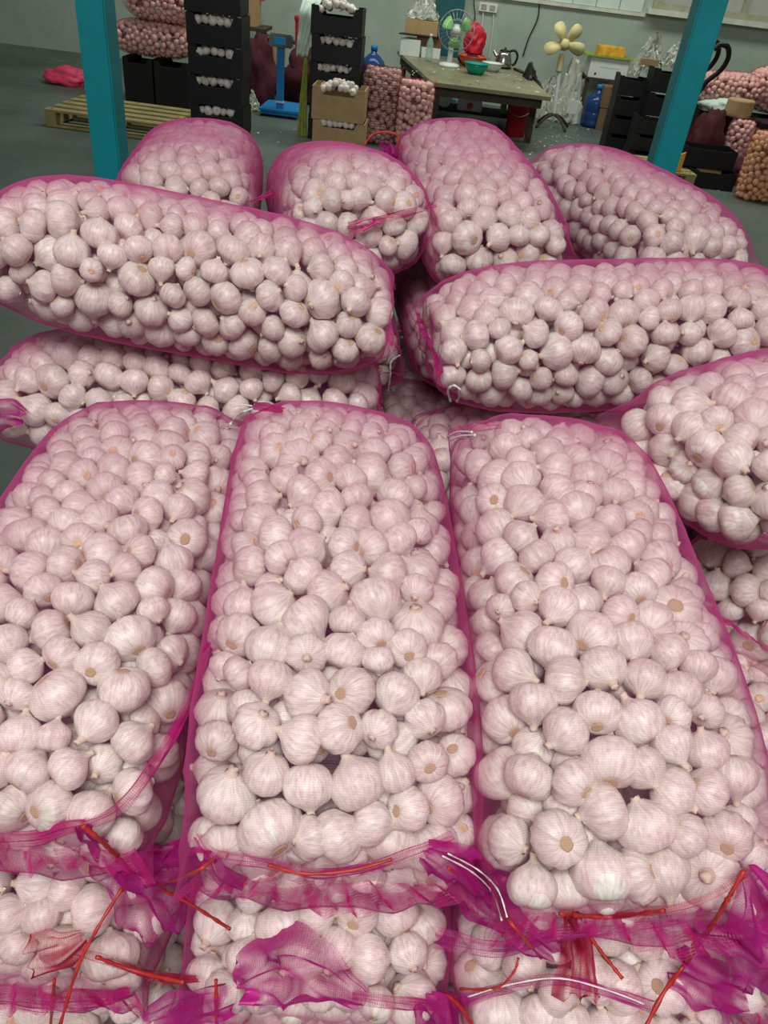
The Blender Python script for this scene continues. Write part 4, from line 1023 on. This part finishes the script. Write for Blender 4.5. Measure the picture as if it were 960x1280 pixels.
cloth('front middle', 'hem', 'nethem', [(-0.1543, 0.4345, 0.7716), (-0.1344, 0.4221, 0.7618), (-0.0791, 0.4215, 0.76), (-0.0238, 0.4275, 0.7394), (0.0311, 0.4392, 0.7442), (0.0803, 0.4519, 0.7658), (0.1195, 0.4722, 0.7655)], [0.0118, 0.0135, 0.011, 0.012, 0.0121, 0.0138, 0.0159])
cloth('front middle', 'tail', 'nettail', [(0.0884, 0.4501, 0.771), (0.1279, 0.453, 0.7403), (0.1782, 0.4676, 0.6619), (0.205, 0.4169, 0.6993), (0.2526, 0.4154, 0.6541)], [0.0224, 0.0529, 0.0603, 0.0421, 0.0235])
cloth('front middle', 'tail', 'nettail', [(-0.1327, 0.4193, 0.7673), (-0.1242, 0.4132, 0.7451), (-0.1057, 0.4234, 0.6997)], [0.0084, 0.0237, 0.0265])
cloth('front right', 'hem', 'netred', [(0.2374, 0.4136, 0.7473), (0.2899, 0.4433, 0.6933), (0.3146, 0.423, 0.751), (0.3555, 0.4205, 0.7806), (0.3948, 0.4337, 0.7975), (0.429, 0.4554, 0.8086)], [0.0076, 0.009, 0.0085, 0.0075, 0.0083, 0.0101])
cloth('front right', 'tail', 'netred', [(0.2446, 0.411, 0.7581), (0.2885, 0.4324, 0.6287), (0.2932, 0.3928, 0.6047)], [0.0134, 0.0448, 0.0531])
cloth('front right', 'tail', 'nettail', [(0.419, 0.4495, 0.8123), (0.442, 0.4351, 0.7849), (0.4739, 0.4239, 0.7282), (0.5064, 0.4014, 0.6734)], [0.02, 0.0587, 0.0951, 0.0792])
cloth('lower left', 'hem', 'netred', [(-0.3132, 0.4174, 0.5015), (-0.2587, 0.4151, 0.4842), (-0.2165, 0.4287, 0.4256), (-0.1502, 0.3958, 0.5239)], [0.01, 0.0141, 0.0148, 0.0087])
cloth('lower left', 'tail', 'netred', [(-0.305, 0.4282, 0.5184), (-0.3296, 0.4108, 0.5078), (-0.3626, 0.3989, 0.5002)], [0.018, 0.0594, 0.0542])
cloth('lower left', 'hem', 'nethem', [(-0.4415, 0.3941, 0.3883), (-0.3584, 0.3975, 0.3867), (-0.2962, 0.4039, 0.3936), (-0.2413, 0.3994, 0.4513)], [0.0273, 0.0274, 0.0232, 0.0142])
cloth('lower middle', 'tail', 'nettail', [(0.0486, 0.3859, 0.5494), (-0.0006, 0.3919, 0.5638), (-0.0535, 0.3957, 0.5672), (-0.0999, 0.3822, 0.5507)], [0.0227, 0.0733, 0.0894, 0.047])
cloth('lower middle', 'hem', 'nethem', [(0.0344, 0.3867, 0.5477), (0.0928, 0.3917, 0.5338), (0.1566, 0.41, 0.4946)], [0.0151, 0.0153, 0.014])
cloth('lower middle', 'tail', 'nettail', [(-0.1101, 0.3721, 0.5337), (-0.1526, 0.3666, 0.508), (-0.2019, 0.3585, 0.46)], [0.0377, 0.0524, 0.0439])
cloth('lower right', 'hem', 'nettail', [(0.1255, 0.4404, 0.603), (0.1958, 0.4324, 0.6113), (0.2509, 0.4186, 0.6928), (0.3209, 0.4292, 0.7034), (0.3774, 0.4269, 0.7452)], [0.0249, 0.0189, 0.0132, 0.0124, 0.0171])
cloth('lower right', 'hem', 'nettail', [(0.1703, 0.4042, 0.5333), (0.2182, 0.4048, 0.5864), (0.2705, 0.409, 0.6064), (0.3262, 0.4032, 0.6049), (0.3789, 0.3974, 0.5961)], [0.0145, 0.0131, 0.0121, 0.0129, 0.0166])
cloth('lower right', 'tail', 'nettail', [(0.4065, 0.4304, 0.6204), (0.4521, 0.4279, 0.5965), (0.512, 0.4302, 0.5672)], [0.0468, 0.0627, 0.0427])
cloth('lower right', 'tail', 'nettail', [(0.3969, 0.432, 0.7175), (0.4345, 0.4263, 0.7307), (0.5026, 0.4351, 0.7107)], [0.0316, 0.0605, 0.0619])
cloth('lower right', 'tail', 'nettail', [(0.1216, 0.3984, 0.5339), (0.1387, 0.391, 0.5169), (0.161, 0.392, 0.4666)], [0.0289, 0.0581, 0.07])
cloth('rear 2', 'tail', 'nethem', [(0.0316, 1.9116, 1.0479), (-0.0505, 1.8671, 1.0315), (-0.1184, 1.8407, 1.0122), (-0.1647, 1.828, 0.9955)], [0.0076, 0.0188, 0.0262, 0.0374])
cloth('rear 1', 'tail', 'nethem', [(-0.4384, 2.0117, 0.9722), (-0.4035, 2.1511, 0.9692)], [0.0122, 0.0216])
cloth('rear 3', 'tail', 'nettail', [(-0.0925, 2.4643, 1.0294), (-0.1291, 2.644, 1.0069), (-0.1605, 2.6434, 1.0128)], [0.0571, 0.0662, 0.0305])
cloth('under cross left', 'tail', 'nettail', [(-0.7698, 1.3483, 0.6767), (-0.8012, 1.3519, 0.6797), (-0.8374, 1.3468, 0.6716)], [0.0334, 0.0601, 0.0668])
cloth('front middle', 'tail', 'nethem', [(-0.2451, 1.1572, 0.8794), (-0.2139, 1.1181, 0.9023), (-0.179, 1.0782, 0.9235)], [0.0124, 0.016, 0.0103])
cloth('front right', 'tail', 'nethem', [(0.1269, 1.1294, 0.9019), (0.1466, 1.116, 0.9188), (0.1731, 1.0988, 0.9357)], [0.0094, 0.0159, 0.0104])
cord('front left', 'drawstring', 'redstring', [(-0.2848, 0.4476, 0.7402), (-0.2686, 0.4479, 0.7142), (-0.2603, 0.4612, 0.6601)], 0.0035)
cord('front left', 'drawstring', 'redstring', [(-0.2702, 0.4764, 0.5518), (-0.2874, 0.4322, 0.5354), (-0.3033, 0.3978, 0.5019), (-0.3178, 0.3564, 0.4367)], 0.0028)
cord('front left', 'drawstring', 'redstring', [(-0.2273, 0.4961, 0.5197), (-0.1804, 0.4671, 0.5521), (-0.1201, 0.4267, 0.5898)], 0.0026)
cord('front left', 'drawstring', 'redstring', [(-0.2724, 0.4739, 0.552), (-0.2308, 0.4991, 0.5276), (-0.1492, 0.399, 0.7625), (-0.1301, 0.41, 0.7737)], 0.0028)
cord('front middle', 'drawstring', 'redstring', [(-0.074, 0.4172, 0.7644), (-0.0358, 0.418, 0.7543), (0.014, 0.4251, 0.7597), (0.0545, 0.4357, 0.7726)], 0.0022)
cord('lower left', 'drawstring', 'redstring', [(-0.3347, 0.3928, 0.4711), (-0.3695, 0.3971, 0.2964)], 0.003)
cord('lower left', 'drawstring', 'redstring', [(-0.2827, 0.4078, 0.5148), (-0.236, 0.4084, 0.4863), (-0.169, 0.3917, 0.5154)], 0.003)
cord('lower middle', 'drawstring', 'redstring', [(-0.1268, 0.384, 0.5535), (-0.1217, 0.3593, 0.4832)], 0.0028)
cord('front middle', 'drawstring', 'redstring', [(0.1165, 0.4423, 0.7575), (0.1855, 0.4886, 0.6258), (0.1836, 0.3929, 0.7545), (0.2435, 0.4198, 0.6312)], 0.0024)
cord('front right', 'drawstring', 'redstring', [(0.2823, 0.4507, 0.666), (0.3106, 0.4305, 0.6432), (0.3364, 0.4085, 0.6308)], 0.0026)
cord('front right', 'drawstring', 'redstring', [(0.4128, 0.4429, 0.8231), (0.4012, 0.4236, 0.7722), (0.4179, 0.437, 0.6332), (0.3856, 0.4031, 0.6227), (0.3647, 0.3716, 0.5955)], 0.003)
cord('front right', 'drawstring', 'redstring', [(0.4156, 0.4343, 0.6326), (0.4037, 0.4305, 0.6943), (0.4147, 0.4571, 0.6735)], 0.003)
cord('front right', 'drawstring', 'redstring', [(0.2323, 0.4047, 0.7645), (0.2985, 0.4305, 0.7205), (0.3354, 0.411, 0.7848)], 0.0028)
cord('lower right', 'drawstring', 'redstring', [(0.1634, 0.4107, 0.5463), (0.1979, 0.3975, 0.5925), (0.2148, 0.408, 0.6139), (0.2189, 0.4198, 0.6244)], 0.0018)
cord('lower middle', 'drawstring', 'redstring', [(0.1473, 0.4118, 0.5296), (0.167, 0.3905, 0.5411), (0.1772, 0.3665, 0.5575)], 0.003)
cord('front middle', 'edge_cord', 'whitestring', [(0.1079, 0.4453, 0.7745), (0.1461, 0.4521, 0.7378), (0.1775, 0.4583, 0.6895), (0.172, 0.3934, 0.7589)], 0.0011)
cord('front middle', 'edge_cord', 'whitestring', [(0.1141, 0.4496, 0.773), (0.1544, 0.4618, 0.7269), (0.1679, 0.4212, 0.7653), (0.1767, 0.3938, 0.7645)], 0.0011)
cord('lower right', 'edge_cord', 'whitestring', [(0.1704, 0.397, 0.5614), (0.214, 0.3985, 0.6055), (0.2654, 0.4026, 0.625), (0.32, 0.397, 0.6234), (0.3625, 0.3909, 0.6152)], 0.0011)
cord('cross left', 'tie_string', 'whitestring', [(-0.01, 1.8788, 0.6708), (-0.0306, 1.8429, 0.6666), (-0.0288, 1.8432, 0.6297), (-0.0303, 1.8787, 0.5587)], 0.003)
cord('cross right', 'tie_string', 'whitestring', [(0.1096, 1.4482, 0.7818), (0.0984, 1.4146, 0.8243), (0.1083, 1.398, 0.8452), (0.124, 1.4063, 0.8286), (0.1229, 1.4481, 0.7837)], 0.003)
cord('front middle', 'tie_string', 'whitestring', [(-0.2908, 1.1695, 0.8304), (-0.3286, 1.3917, 0.7196), (-0.316, 1.3959, 0.7267), (-0.2968, 1.4014, 0.7341)], 0.0026)
cord('front middle', 'tie_string', 'whitestring', [(-0.3395, 1.3958, 0.7349), (-0.3202, 1.4002, 0.739), (-0.2971, 1.4026, 0.7372)], 0.0022)
cord('front right', 'tie_string', 'whitestring', [(0.0984, 1.213, 0.8348), (0.1104, 1.1743, 0.8697), (0.1276, 1.1074, 0.9119)], 0.0022)
cord('front right', 'tie_string', 'whitestring', [(0.1014, 1.1684, 0.8555), (0.1134, 1.1358, 0.885), (0.1316, 1.0891, 0.9173)], 0.0022)
cord('rear 3', 'tie_string', 'redstring', [(-0.1925, 2.4346, 1.0544), (-0.1701, 2.4424, 1.0856), (-0.1339, 2.4465, 1.0955), (-0.0981, 2.447, 1.0888), (-0.0865, 2.4403, 1.0526)], 0.004)



# ------------------------------------------------------------------ pieces of parts go one level deeper
def under(root_name, child, parent):
    for r_ in [o_ for o_ in bpy.data.objects if o_.parent is None and o_.name.split('.')[0] == root_name]:
        ps = [c_ for c_ in r_.children if c_.name.split('.')[0] == parent]
        for c_ in [c_ for c_ in r_.children if c_.name.split('.')[0] == child]:
            if ps: c_.parent = ps[0]
for a_ in (('platform_scale', 'display', 'display_head'), ('platform_scale', 'knob', 'display_head'), ('platform_scale', 'collar', 'column'), ('platform_scale', 'foot', 'frame'),
           ('table_fan', 'cage_cap', 'cage'), ('table_fan', 'blade', 'hub'), ('standing_fan', 'blade', 'hub'), ('steel_post', 'bolt', 'base_plate'),
           ('garlic_carton', 'cut_edge', 'front_panel'), ('wall_socket', 'outlet', 'housing'), ('mesh_sack', 'edge_cord', 'tail'), ('red_tube', 'rim', 'roll'),
           ('white_carton', 'hole', 'body'), ('white_carton', 'printed_band', 'body'), ('white_carton', 'red_mark', 'body'), ('wooden_pallet', 'nail_head', 'deck_board')):
    under(*a_)
